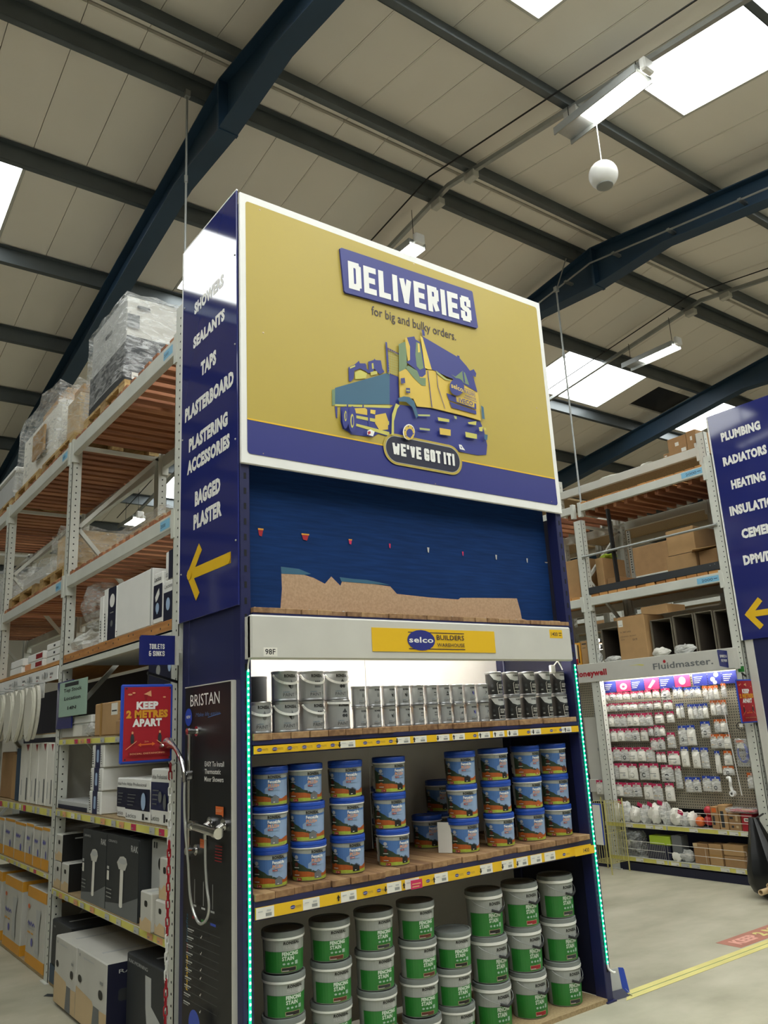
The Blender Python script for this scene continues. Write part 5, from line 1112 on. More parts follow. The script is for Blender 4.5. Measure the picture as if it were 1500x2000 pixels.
# plastic barrier chain hanging at the end of the racking
CH=thing('plastic_chain','red and white plastic chain hanging beside the shower board','chain',(-.06,.67,.02))
ob('hook',MB().tube(spl([(-.012,.69,1.40),(-.03,.66,1.405),(-.045,.67,1.395),(-.05,.68,1.402),(-.055,.682,1.415)]),.005,8),'galv',CH)
def clink(z,x,y,rot,m,tl=0):
    b=MB(); pts=[]; 
    for k in range(12):
        t=2*PI*k/12; u=.0075*math.cos(t)*1.1; w=(.0135 if math.sin(t)>0 else -.0135)+.0075*math.sin(t)
        pts.append((x+(u if rot else 0),y+(0 if rot else u),z+w))
    b.tube(pts,.0034,6,closed=True); ob('link',b,m,CH)
z=1.385; i=0
while z>.24:
    clink(z,-.052,.672+.004*math.sin(z*4),i%2,'red' if i<2 or 9<i<11 else 'white'); z-=.0375; i+=1
z=1.03; i=0
while z>.1:
    clink(z,-.062,.645+.02*(1.03-z),i%2,'red' if i<11 or i>15 else 'white'); z-=.0375; i+=1

# unseen racking across the left aisle, added to shade that aisle
OR=thing('pallet_racking','grey pallet racking added outside the picture to shade the left aisle','racking',(-3.5,5,0))
for a in (.7,2.8,4.9,7.0): upright(OR,-3.1,a,a+.095,3.9,-1,holes=False); upright(OR,-3.85,a,a+.095,3.9,1,holes=False)
for z0,z1 in ((.55,.6),(1.05,1.1),(1.55,1.6),(2.63,2.715),(3.665,3.77)): beam(OR,-3.1,.8,7.0,z0,z1,-1); ob('deck',MB().box(-3.85,-3.12,.8,7.0,z1-.02,z1),'chipboard',OR)
ob('back_panel',MB().box(-3.9,-3.88,.7,7.1,.02,3.7),'navydark',OR)
# ---------------------------------------------------------------- right-hand racking across the aisle
XR=5.48
RR=thing('pallet_racking','grey racking on the right aisle holding brown boxes over the hanging spares','racking',(5.85,1.7,0))
for i,(a,b_,zt) in enumerate(((.79,.885,3.93),(2.47,2.58,3.66),(4.55,4.65,3.9))):
    upright(RR,XR-.012,a,b_,zt); upright(RR,6.25,a,b_,zt,-1); brace(RR,XR+.06,6.2,(a+b_)/2,(.2,.95,1.7,2.4,3.0,3.6))
for ya,yb in ((.885,2.47),(2.58,4.55)):
    for z0,z1 in ((3.757,3.843),(2.688,2.778)):
        beam(RR,XR-.016,ya,yb,z0,z1); beam(RR,6.255,ya,yb,z0,z1,-1)
    slats(RR,XR+.03,6.22,ya,yb,3.71,12,.06,'slat',.32) ; slats(RR,XR-.005,6.24,ya+.01,yb-.01,2.779,13,.03,'timber',.9)
n=14
for i in range(n): ob('plank',MB().box(XR-.005,6.24,.89+i*.115,.89+i*.115+.1,3.844,3.862+J(.004),0,.002),'timber',RR)
b=MB(); b.box(XR+.0,XR+.03,.885,2.58,2.0,2.06); b.box(XR,6.2,.885,2.58,2.045,2.062); ob('shelf',b,'rackgrey',RR)
P=Pr(fx(XR-.0165)); P.rect(-1.14,3.775,-.90,3.832,'bluetag').text('2000',-1.09,3.788,.026,'navy',w=.12).rect(-.96,3.80,-.92,3.806,'navy'); P.obj('load_label',RR)
P=Pr(fx(XR-.0165)); P.rect(-1.14,2.70,-.90,2.757,'bluetag').text('2000',-1.09,2.713,.026,'navy',w=.12).rect(-.96,2.725,-.92,2.731,'navy'); P.obj('load_label',RR)
ob('green_tag',MB().box(XR-.016,XR-.012,.80,.86,1.84,1.89),'green',RR)
# pegboard bay
ob('pegboard',MB().box(5.625,5.64,.885,2.62,.6,1.97),'peg',RR)
ob('pegboard',MB().box(5.68,5.69,2.64,4.5,.9,1.97),'peg',RR); ob('end_panel',MB().box(5.66,5.678,2.66,2.9,.62,1.5),'offwhite',RR); ob('end_panel',MB().box(5.58,5.66,2.64,2.86,.72,.85,0,.004),'offwhite',RR)
ob('plinth',MB().box(XR-.01,6.2,.885,4.5,.0,.075),'navydark',RR); ob('back_panel',MB().box(5.9,5.91,.885,4.5,.05,1.9),'navydark',RR)
def rshelf(z0,z1,ya,yb,seed):
    b=MB(); b.box(XR-.02,XR+.01,ya,yb,z0,z1); b.box(XR+.01,5.62,ya,yb,z1-.016,z1-.004); sh=ob('shelf',b,'rackgrey',RR); rr=random.Random(seed)
    P=Pr(fx(XR-.0202)); P.rect(-yb+.006,z0+.002,-ya-.006,z1-.003,'lightyel'); y=ya+.04
    while y<yb-.12:
        P.rect(-y-.09,z0+.004,-y,z1-.006,rr.choice(('paper','paper','palegrey'))).rect(-y-.03,z0+.009,-y-.008,z0+.015,'grey'); y+=rr.choice((.11,.15,.24,.3))
    P.obj('price_strip',sh)
rshelf(.409,.449,.95,1.845,1); rshelf(.409,.449,1.855,2.60,2); rshelf(.09,.131,1.05,1.885,3); rshelf(.09,.131,1.89,2.58,4)
# fascia over the spares
t=thing('spares_fascia','white fascia with maker names above the hanging packets on the right','sign',(5.47,1.8,1.868))
ob('fascia_board',MB().box(5.452,5.47,.83,3.4,1.868,2.066,0,.004),'offwhite',t)
P=Pr(fx(5.4517)); P.text('Honeywell',-2.795,1.935,.058,'red',w=.45,bold=.045); P.obj('lettering',t); P=Pr(fx(5.4517)); P.text('Fluidmaster.',-1.76,1.935,.058,'midgrey',w=.67,bold=.02).ell(-1.62,2.005,.016,.016,'red',12); P.obj('lettering',t); P=Pr(fx(5.4517)); P.poly([(-2.06,2.0),(-1.92,2.005),(-1.86,1.995),(-1.88,1.985),(-1.94,1.997)],'lightyel'); P.obj('tape_scrap',t)
t=thing('department_flag','small navy flag sign on the right end of the spares fascia','sign',(5.26,.87,1.88))
ob('flag_panel',MB().prism([(5.195,1.905),(5.188,2.035),(5.20,2.042),(5.345,2.034),(5.33,1.88),(5.20,1.895)],fy(.872),0,.004),'navysign',t); ob('bracket_plate',MB().box(5.345,5.45,.874,.878,1.878,2.03),'offwhite',t)
P=Pr(fy(.8678)); P.block('SPARES &',5.215,1.972,.024,'white',.105,.15).block('REPAIR',5.222,1.932,.024,'white',.09,.15); P.obj('lettering',t)
r=thing('spares_light','batten light behind the spares fascia shining down on the packets','lamp',(5.5,1.7,1.93)); ob('batten',MB().box(5.49,5.53,.95,2.5,1.94,1.965),'offwhite',r); ob('tube',MB().tube([(5.51,.97,1.925),(5.51,2.48,1.925)],.012,8),'pegged',r)
# printed header cards
GS=thing('spares_header_cards','row of blue and pink picture cards along the top of the hanging spares','header',(5.60,1.75,1.745))
for i,(a,b_,c,k) in enumerate(((2.52,2.36,'ink',0),(2.355,2.17,'pink',1),(2.165,2.0,'ink',0),(1.995,1.82,'pink',2),(1.815,1.64,'ink',0),(1.635,1.46,'pink',3),(1.43,1.27,'ink',0),(1.265,1.12,'ink',4),(1.115,.96,'ink',0))):
    o=ob('picture_card',MB().box(5.596,5.6,b_,a,1.748,1.865,0,.001),c,GS); P=Pr(fx(5.5957)); xm=-(a+b_)/2; w=(a-b_)
    if k==0:
        for j in range(4): P.rect(-a+.015,1.83-j*.018,-a+.015+w*(.6-.08*j),1.836-j*.018,'paper')
    elif k==1: P.ell(xm,1.80,.045,.034,'white').ell(xm,1.80,.022,.013,'pink',12)
    elif k==2: P.poly([(xm-.05,1.77),(xm-.02,1.76),(xm+.05,1.83),(xm+.02,1.845)],'white')
    elif k==3: P.ell(xm,1.81,.038,.038,'white')
    else: P.ell(xm+.02,1.84,.025,.022,'white').ell(xm-.02,1.80,.025,.022,'white').ell(xm,1.77,.022,.018,'white')
    P.obj('card_print',o)
# packets: a printed header card with a filled clear bag under it, each on its peg
PK=[(2.53,1.81,1.74,1.66,8,'P'),(1.79,1.68,1.75,1.64,1,'P'),(2.56,1.81,1.63,1.55,8,'P'),(1.78,1.67,1.63,1.54,1,'P'),(2.57,1.93,1.52,1.39,8,'P'),(1.9,1.79,1.52,1.41,1,'P'),(1.76,1.67,1.52,1.41,1,'P'),(2.58,2.01,1.37,1.24,6,'P'),(2.0,1.935,1.38,1.285,1,'P'),(1.925,1.80,1.39,1.285,2,'P'),(1.79,1.69,1.32,1.17,1,'P'),(1.99,1.82,1.27,1.15,2,'P'),(2.58,1.96,1.18,1.04,6,'P'),(1.94,1.83,1.13,1.03,2,'P'),(1.81,1.67,1.14,1.01,1,'P'),(2.54,2.19,1.02,.86,3,'P'),(2.17,1.93,1.02,.86,2,'P'),(1.91,1.76,1.01,.85,1,'P'),(1.75,1.68,1.0,.79,1,'P'),
(1.65,1.54,1.75,1.64,2,'B'),(1.52,1.34,1.74,1.64,3,'B'),(1.64,1.55,1.59,1.45,2,'B'),(1.51,1.29,1.58,1.44,4,'B'),(1.65,1.46,1.38,1.19,2,'B'),(1.4,1.29,1.41,1.26,1,'B'),(1.65,1.57,1.18,.99,1,'B'),(1.53,1.35,1.17,.98,2,'B'),(1.65,1.48,.9,.76,2,'B'),(1.46,1.27,.91,.77,2,'B'),(1.29,1.24,1.14,.94,1,'B'),
(1.32,1.15,1.74,1.61,3,'O'),(1.12,1.07,1.75,1.62,1,'O'),(1.26,1.09,1.6,1.46,3,'O'),(1.25,1.12,1.43,1.31,2,'O'),(1.31,1.1,1.29,1.16,3,'O'),(1.2,1.11,1.14,1.01,1,'O'),(1.23,1.11,1.0,.92,1,'O'),(1.0,.9,.95,.81,1,'O'),(2.75,2.64,.85,.70,1,'P'),(2.51,2.17,.83,.69,3,'P'),(2.15,1.92,.83,.67,2,'P'),(1.89,1.78,.84,.67,1,'P')]
CN={'P':('pink','pink-topped'),'B':('royal','blue-topped'),'O':('orange','orange-topped')}
_pk={}
def packet(y0,y1,z0,z1,k,var,label):
    w=abs(y0-y1)*.94; h=z1-z0; key=(k,round(w,2),round(h,2),var)
    yc=(y0+y1)/2
    if key in _pk: return dup(_pk[key],(5.565+J(.008),yc,z1),J(.12),label,'hanging spares packets')
    w=key[1];h=key[2]; r=thing('spares_packet',label,'packet',(0,0,0),'hanging spares packets'); hh=min(.04,h*.30)
    ob('header_card',MB().box(-.002,.002,-w/2,w/2,-hh,0,0,.0005),CN[k][0],r)
    b=MB(); n=4
    T=[];rr=random.Random(var*7+len(_pk))
    prof=[(0,.002),(.25,.012),(.6,.017),(.9,.013),(1,.003)]
    vs=[];fs=[]
    for i,(t,d) in enumerate(prof):
        for s in (-1,1):
            for q in (-1,-.35,.35,1): vs.append((s*(d*(1-.75*(abs(q)>.9))+rr.uniform(0,.004)),q*w/2,-hh-t*(h-hh)))
    for i in range(4):
        for s in (0,1):
            for q in range(3): a=i*8+s*4+q; fs.append([a,a+1,a+9,a+8])
        fs.append([i*8,i*8+8,i*8+12,i*8+4]); fs.append([i*8+3,i*8+7,i*8+15,i*8+11])
    fs.append([32,33,34,35,39,38,37,36]); b.add(vs,fs)
    ob('filled_bag',b,('clearbag','paper','paper')[var%3],r)
    P=Pr(lambda x,y,d:(-.0022-d,-x,y)); P.rect(-w*.4,-hh*1.0,w*.4,-hh*.55,'paper').rect(-w*.3,-hh*.82,w*.1,-hh*.72,'charcoal').rect(-w*.08,-hh*.42,w*.08,-hh*.16,'white')
    P.obj('card_print',r)
    P=Pr(lambda x,y,d:(-.0175-d,-x,y)); cy=-hh-(h-hh)*.6; e=min(w,h)*.2
    if var%4==0: P.ell(0,cy,e,e,'charcoal',14).ell(0,cy,e*.6,e*.6,'palegrey',12)
    elif var%4==1: P.ell(w*.12,cy-e*.3,e*.8,e*.5,'palegrey',12).rect(-w*.35,cy+e*.6,w*.3,cy+e*.9,'grey')
    elif var%4==2: P.ell(0,cy,e*1.1,e*1.1,'grey',14).ell(0,cy,e*.85,e*.85,'paper',14)
    else: P.rect(-w*.3,cy-e*.3,w*.28,cy+e*.2,'tan').ell(w*.1,cy,e*.35,e*.35,'white',10)
    P.obj('contents',r)
    ob('peg_hook',MB().tube([(.055,0,.004),(-.02,0,.004),(-.026,0,.012)],.0022,5),'galv',r)
    r.location=(5.565,yc,z1); _pk[key]=r; return r
rowno={}
rows_=sorted(set(round(p[2],1) for p in PK),reverse=True)
cnt={}
for (a,b_,zt,zb,n,k) in sorted(PK,key=lambda p:(-round(p[2],1),-p[0])):
    for i in range(n):
        y0=a+(b_-a)*i/n; y1=a+(b_-a)*(i+1)/n; ri=rows_.index(round(zt,1)); c=cnt.get((ri,k),0); cnt[ri,k]=c+1
        packet(y0,y1,zb,zt+J(.003),k,(i*5+ri*3)%4,'%s spares packet, %s row from the top, %s of its colour from the left'%(CN[k][1],ORD[ri],ORD[c]))
t=thing('hose_pack','clear bag with a coil of blue hose hanging beside the upright','packet',(5.56,.985,1.0)); b=MB()
for k in range(4):
    b.tube([(5.55-.006*k,.985+(.052-.003*k)*math.cos(q*PI/9),1.12+(.085-.005*k)*math.sin(q*PI/9)) for q in range(18)],.0045,6,closed=True)
ob('coil',b,'bluehose',t); ob('card',MB().box(5.522,5.526,.955,1.02,1.165,1.215),'paper',t); ob('card_band',MB().box(5.520,5.525,.95,1.025,1.215,1.235),'orange',t); ob('clear_bag',MB().box(5.518,5.57,.92,1.05,1.0,1.25,0,.012),'thinfilm',t)
t=thing('pipe_fitting','white plastic pipe fitting hanging below the orange-topped packets','fitting',(5.55,1.15,.74)); ob('bend',MB().tube(spl([(5.54,1.18,.9),(5.53,1.15,.9),(5.52,1.14,.87),(5.53,1.15,.83),(5.53,1.14,.78)]),.014,10),'white',t,smooth=True); ob('union_nut',MB().lathe([(.012,-.02),(.026,-.02),(.026,.02),(.012,.02)],12,(5.53,1.14,.765),axis='x'),'white',t)
t=thing('curtain_chain','thin white strip hanging down past the orange-topped packets','strip',(5.53,1.08,.75)); ob('strip',MB().tube(spl([(5.53,1.10,1.5),(5.53,1.09,1.3),(5.525,1.07,1.05),(5.525,1.05,.75)]),.004,6),'white',t); ob('clip',MB().box(5.525,5.54,1.09,1.11,1.49,1.52),'white',t)
t=thing('edge_trim_bundle','bundle of long white trims standing at the left end of the packets','bundle',(5.55,2.62,.78))
for i in range(8): ob('trim_length',MB().box(5.545+.006*(i%3),5.56+.006*(i%3),2.585+i*.0085,2.592+i*.0085,.80+J(.02),1.72+J(.03)),('white','palegrey')[i%2],t)
for z in (1.15,1.5): ob('band',MB().box(5.54,5.575,2.583,2.656,z,z+.03),'grey',t)
keep(5.225,5.498,.76,1.388,1.768,'red keep-apart notice in a blue frame beside the hanging spares',(XR-.012,.80,1.80))
t=thing('clear_pack','clear bag with a black cable loop below the right red notice','packet',(5.53,.95,1.32)); ob('loop',MB().tube([(5.53,.95+.05*math.cos(q*PI/8),1.36+.035*math.sin(q*PI/8)) for q in range(16)],.004,6,closed=True),'black',t); ob('tag_card',MB().box(5.517,5.52,.93,.965,1.35,1.38),'white',t)
# wire-fronted shelves: bags, boxes
def wires(label,ya,yb,z0,z1,x,step=.012,mat='wirewhite'):
    t=thing('wire_guard',label,'wire guard',(x,(ya+yb)/2,z0)); b=MB()
    for z in (z0+.002,z0+(z1-z0)*.5,z1): ob('rail_wire',MB().tube([(x,ya,z),(x,yb,z)],.0022,5),mat,t)
    n=int((yb-ya)/step)
    for i in range(n+1): b.box(x+.002,x+.0035,ya+i*(yb-ya)/n-.0006,ya+i*(yb-ya)/n+.0006,z0,z1)
    tag(ob('upright_wires',b,mat,t),kind='stuff')
wires('wire guard along the upper bag shelf, left half',1.86,2.58,.45,.59,5.452,.02); wires('wire guard along the upper bag shelf, right half',.95,1.84,.45,.585,5.452,.3)
wires('wire guard along the lowest right shelf, left half',1.9,2.57,.132,.285,5.452,.02); wires('wire guard along the lowest right shelf, right half',1.05,1.87,.132,.28,5.452,.3)
for i,(y,w,h,ct) in enumerate(((2.50,.07,.17,0),(2.38,.08,.19,1),(2.26,.07,.14,0),(2.14,.07,.17,1),(2.02,.08,.18,1),(1.9,.07,.20,1),(1.78,.08,.15,0),(1.68,.06,.12,1),(1.60,.05,.13,0))):
    card=(lambda r,y=y,h=h:ob('top_card',MB().bar((5.46,y-.03,.449+h),(5.47,y+.03,.449+h+.02),.004,.035),'pink',r)) if ct else None
    lump('fittings_bag','clear bag of white fittings on the upper wire-fronted shelf, %s from the left'%ORD[i],'bag',(5.54,y,.449+h*.5),(.06,w*.8,h*.54),('paper','clearbag')[i%2],20+i,'bags of fittings on the wire-fronted shelf',card)
for i,(y,z,m) in enumerate(((1.525,.50,'orange'),(1.43,.515,'red'),(1.42,.60,'red'))):
    t=thing('float_ball',('orange ball float behind the wire guard','large red ball float on the wire-fronted shelf','red ball float on top of the large red one')[i],'float',(5.54,y,z-.045)); ob('ball',MB().ball((5.54,y,z),.045,n=18),m,t,smooth=True); ob('screw_boss',MB().lathe([(.012,0),(.012,.02),(.004,.02),(0,.02)],8,(5.54,y,z+.04)),'brass',t)
def rc(name,lab,y0,y1,z0,z1,mat,face=None,x=5.493,dep=.12): return carton(name,lab,'carton',x,y0,y1,z0,z1,dep,mat,face)
rc('brown_carton','upright brown carton with black print beside the red floats, left',1.30,1.375,.446,.645,'card2',lambda P,w,h:P.rect(.2,.75,.8,.95,'orange').rect(.2,.2,.5,.6,'charcoal'))
rc('brown_carton','upright brown carton with black print beside the red floats, right',1.21,1.292,.446,.665,'card',lambda P,w,h:P.rect(.2,.1,.6,.75,'charcoal'))
rc('brown_carton','square brown carton with two labels, lower on the wire-fronted shelf',1.085,1.2,.446,.51,'card2',lambda P,w,h:P.rect(.2,.4,.4,.7,'charcoal').rect(.6,.4,.8,.7,'tan')); rc('brown_carton','square brown carton with two labels, upper on the wire-fronted shelf',1.085,1.2,.512,.60,'card2',lambda P,w,h:P.rect(.1,.4,.4,.6,'charcoal').rect(.6,.2,.8,.8,'tan'))
rc('red_carton','red carton with a white label at the right end of the wire-fronted shelf',.965,1.075,.446,.60,'red',lambda P,w,h:P.rrect(.25,.55,.7,.75,.06,'paper').rect(.35,.62,.6,.68,'charcoal'))
t=thing('red_pad_pack','clear pack with a red pad lying across the cartons','packet',(5.52,1.02,.605)); ob('pad',MB().box(5.46,5.58,.92,1.16,.612,.632,0,.01),'crimson',t); ob('inner_card',MB().box(5.47,5.5,.95,1.05,.633,.637),'tan',t); ob('clear_sleeve',MB().box(5.45,5.59,.90,1.2,.606,.648,0,.012),'thinfilm',t)
t=thing('tap_pack','bagged black waste fitting with a silver centre on the lowest shelf','packet',(5.54,2.35,.13)); lump('bag','','',(5.55,2.33,.245),(.06,.10,.11),'charcoal',31,parent=t); ob('fitting_ring',MB().lathe([(0,0),(.012,.0),(.02,-.012),(.04,-.012),(.045,0)],16,(5.478,2.35,.27),axis='x'),'chrome',t); ob('clear_bag',MB().box(5.466,5.605,2.19,2.45,.133,.37,0,.03),'thinfilm',t)
rc('green_box','lime green box resting on a dark carton on the lowest shelf',1.86,2.10,.262,.345,'lime3'); rc('dark_carton','dark blue carton under the lime green box',1.87,2.14,.1275,.26,'navydark'); rc('grey_carton','grey-blue carton behind the lime green box on the lowest shelf',1.74,1.85,.1275,.36,'midgrey',None,5.5)
lump('fittings_bag','clear bag with red-capped fittings in the middle of the lowest shelf','bag',(5.53,1.71,.18),(.05,.08,.055),'clearbag',41); lump('fittings_bag','clear bag leaning against the grey-blue carton on the lowest shelf','bag',(5.49,1.8,.165),(.03,.05,.04),'paper',42)
rc('open_carton','brown carton with a raised flap on the lowest shelf',1.46,1.61,.1275,.31,'card2',lambda P,w,h:P.rect(.0,.85,.3,1,'tan')); rc('brown_carton','brown carton right of the raised-flap one, lowest shelf',1.32,1.45,.1275,.315,'card',lambda P,w,h:P.rect(0,.45,1,.5,'tape')); rc('brown_carton','brown carton at the right, lower of two on the lowest shelf',1.10,1.30,.1275,.225,'card2'); rc('brown_carton','brown carton at the right, upper of two on the lowest shelf',1.10,1.30,.227,.325,'card')
# boxes over the spares (behind the white fascia)
t=thing('tall_brown_box','tall brown cardboard box with scribbled writing above the maker names','box',(5.7,2.0,2.063)); ob('body',MB().box(5.5,5.85,1.83,2.175,2.063,2.505,0,.005),'card',t)
ob('open_flap',MB().box(5.51,5.84,1.84,2.165,2.505,2.515,0,.002),'card2',t); P=Pr(fx(5.4998)); P.rect(-2.16,2.41,-2.10,2.48,'paper').rect(-2.15,2.425,-2.11,2.43,'grey').text('36 360 odds',-2.15,2.345,.018,'charcoal',w=.14,bold=-.01,sl=.2).text('connector, bottom',-2.15,2.30,.016,'charcoal',w=.2,bold=-.01,sl=.2).text('2 x',-2.14,2.27,.014,'charcoal',w=.04,sl=.2).text('W9',-2.0,2.25,.026,'charcoal',w=.06,bold=-.01); P.obj('writing',t)
def openbox(lab,y0,y1,z1,mat,x=5.55,dep=.45):
    t=thing('open_box',lab,'box',(x+dep/2,(y0+y1)/2,2.063)); w=.008
    ob('side',MB().box(x,x+dep,y0,y0+w,2.063,z1),'boxside',t); ob('side',MB().box(x,x+dep,y1-w,y1,2.063,z1),'boxside',t); ob('back',MB().box(x+dep-w,x+dep,y0,y1,2.063,z1),'cardshade',t); ob('bottom',MB().box(x,x+dep,y0+w,y1-w,2.063,2.07),'cardshade',t); ob('top',MB().box(x,x+dep,y0,y1,z1,z1+w),'boxside',t); [ob('shade_lining',MB().box(x+.02,x+.021+dep-.03,q,q+.001,2.071,z1-.001),'cardshade',t) for q in (y0+w,y1-w-.001)]  # thin dark sheets and darkened back and bottom paint the inside shade
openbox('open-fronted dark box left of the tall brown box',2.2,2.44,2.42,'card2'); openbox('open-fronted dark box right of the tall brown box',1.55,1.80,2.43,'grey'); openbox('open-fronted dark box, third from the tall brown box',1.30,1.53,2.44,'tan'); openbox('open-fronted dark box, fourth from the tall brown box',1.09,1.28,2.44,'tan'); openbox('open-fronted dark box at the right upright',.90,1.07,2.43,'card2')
lump('plastic_bag','clear plastic bag bundle left of the open dark boxes','bag',(5.54,2.52,2.125),(.05,.07,.065),'clearbag',51); lump('plastic_bag','crumpled white bag in front of the tall brown box','bag',(5.5,2.27,2.09),(.04,.11,.03),'clearbag',52); lump('plastic_bag','white and red bag in the box right of the tall brown one','bag',(5.53,1.70,2.105),(.04,.1,.045),'paper',53); lump('plastic_bag','crumpled clear bag in the third open box','bag',(5.52,1.42,2.105),(.04,.12,.045),'clearbag',54)
carton('orange_carton','orange-brown carton with black lettering standing at the left end','carton',5.5,2.60,2.70,2.063,2.32,.2,'card',lambda P,w,h:P.rect(.2,.85,.8,.9,'charcoal').rect(.2,.7,.7,.72,'charcoal')); carton('orange_carton','orange-brown carton with a red and white spine at the left end','carton',5.5,2.71,2.80,2.063,2.31,.2,'amber',lambda P,w,h:P.rect(.2,.3,.5,.95,'paper').rect(.2,.05,.5,.28,'red').rect(.6,.1,.8,.9,'charcoal'))
# middle level
carton('brown_box','large brown box on the second level, upper of two','box',5.62,1.20,1.52,3.06,3.325,.5,'card',lambda P,w,h:P.rect(0,.0,1,.02,'cardshade')); carton('brown_box','large brown box on the second level, lower of two','box',5.60,1.20,1.54,2.81,3.055,.5,'card')
carton('brown_box','brown box with an open flap at the right of the second level','box',5.62,.95,1.18,2.81,3.05,.45,'card2'); ob('flap',MB().bar((5.55,1.2,3.055),(5.75,.95,3.08),.16,.006),'card',bpy.data.objects['brown_box.004'] if 'brown_box.004' in bpy.data.objects else RR)
carton('brown_box','tall brown box by the left upright of the second level','box',5.62,2.36,2.46,2.81,3.22,.4,'card'); carton('brown_box','low brown box right of the left upright, second level','box',5.65,2.2,2.35,2.81,2.98,.4,'card2'); carton('brown_box','brown wrapped box left of the second upright, second level','box',5.62,2.62,2.9,2.81,3.27,.4,'card')
lump('yellow_bag','yellow-green plastic bag on the tall box by the left upright','bag',(5.8,2.40,3.25),(.1,.08,.03),'lime3',61)
t=thing('black_channel','long black steel channel lying along the front of the second level','channel',(5.46,1.66,2.81)); b=MB(); b.box(5.47,5.476,.86,2.475,2.812,2.885); b.box(5.476,5.51,.86,2.475,2.812,2.818); b.box(5.476,5.51,.86,2.475,2.879,2.885); ob('channel_body',b,'charcoal',t); ob('rivet',MB().ball((5.469,.93,2.865),.004,0,8),'galv',t); ob('rivet',MB().ball((5.469,.98,2.86),.004,0,8),'galv',t)
t=thing('black_bar','upright black steel bar standing on the black channel','bar',(5.485,2.09,2.886)); ob('bar_body',MB().bar((5.49,2.085,2.887),(5.49,2.105,3.70),.05,.02),'black',t); ob('clamp',MB().box(5.47,5.51,2.06,2.13,3.22,3.25),'black',t)
t=thing('steel_tube','long thin steel tube fixed across the second level at half height','tube',(5.46,1.66,3.235)); ob('tube',MB().tube([(5.455,.84,3.235),(5.455,2.5,3.235)],.013,10),'galv',t,smooth=True); ob('end_cap',MB().tube([(5.455,.835,3.235),(5.455,.85,3.235)],.016,10),'galv',t)
b=MB(); b.box(6.235,6.245,2.40,2.45,3.07,3.60)
z=3.1
while z<3.58: b.box(6.2338,6.235,2.417,2.433,z,z+.012,1); z+=.03
t=thing('perforated_strut','perforated steel strut hanging at the back of the second level','strut',(6.24,2.42,2.81)); ob('strut_body',b,['rackgrey','hole'],t); ob('strut_foot',MB().box(6.235,6.25,2.40,2.45,2.81,3.07),'rackgrey',t)
# blue aisle sign on the right end bay, and the navy bay behind it
t=thing('aisle_sign','blue aisle sign at right edge listing plumbing to cement, with yellow arrow','sign',(5.47,.42,2.1))
ob('sign_panel',MB().box(5.462,5.472,.08,.765,2.12,4.312,0,.002),'navysign',t); ob('edge_strip',MB().box(5.460,5.473,.765,.78,2.12,4.312),'white',t)
P=Pr(fx(5.4617))
for s,ya,yb,z,h in (('PLUMBING',.655,.255,4.022,.075),('RADIATORS',.675,.235,3.778,.075),('HEATING',.63,.29,3.536,.075),('INSULATION',.688,.19,3.288,.077),('CEMENT',.61,.24,3.05,.077),('DPM/DPC',.634,.24,2.803,.077)): P=Pr(fx(5.4617)); P.text(s,-ya,z,h,'white',w=ya-yb,bold=.062); P.obj('lettering',t)
P=Pr(fx(5.4617)); arrow(P,.69,2.345,'yellow2'); P.obj('arrow',t)
E2=thing('end_shelving_bay','navy end bay at the right edge under the blue plumbing sign','shelving',(6.6,.4,0))
ob('side_panel',MB().box(5.48,5.49,.12,.70,.02,2.5),'navy',E2); post(5.475,5.527,.02,.1,4.2,E2); post(7.65,7.70,.02,.1,4.2,E2); post(5.475,5.527,.68,.76,4.2,E2,'offwhite'); ob('back_panel',MB().box(5.53,7.65,.7,.71,.05,4.2),'navy',E2)
for z in (.1,.8,1.45,2.06): ob('shelf',MB().box(5.53,7.65,.06,.7,z,z+.05),'navypost',E2)
# back-to-back racking beyond with its upper level
BK=thing('pallet_racking','farther grey racking behind the right one with a shelf near the roof','racking',(6.7,2.6,0))
for a in (1.33,3.45,5.6): upright(BK,6.31,a,a+.1,4.5); upright(BK,7.1,a,a+.1,4.5,-1)
for ya,yb in ((1.43,3.45),(3.55,5.6)):
    for z0,z1 in ((4.245,4.345),(3.64,3.73),(2.5,2.59)): beam(BK,6.306,ya,yb,z0,z1); beam(BK,7.1,ya,yb,z0,z1,-1); ob('deck',MB().box(6.35,7.05,ya,yb,z1-.03,z1-.005),'chipboard',BK)
for (lab,y0,y1,z1,mt,x) in (('brown box with white labels high on the farther racking, left of two',1.58,1.82,4.56,'card2',6.36),('brown box with white labels high on the farther racking, right of two',1.45,1.575,4.58,'card2',6.36),('small brown box beside the labelled ones near the roof',1.84,1.92,4.42,'card2',6.4)):
    carton('brown_box',lab,'box',x,y0,y1,4.346,z1,.4,mt,lambda P,w,h:P.rect(.4,.5,.6,.7,'paper').rect(.7,.1,.95,.3,'paper') if z1>4.5 else P.rect(.2,.5,.6,.7,'paper'))
lump('plastic_bag','flat white plastic sheet on the high shelf left of the small box','bag',(6.4,2.15,4.365),(.06,.1,.02),'paper',71); lump('plastic_bag','crumpled white plastic lying further left on the high shelf','bag',(6.4,2.7,4.362),(.06,.18,.018),'paper',72)
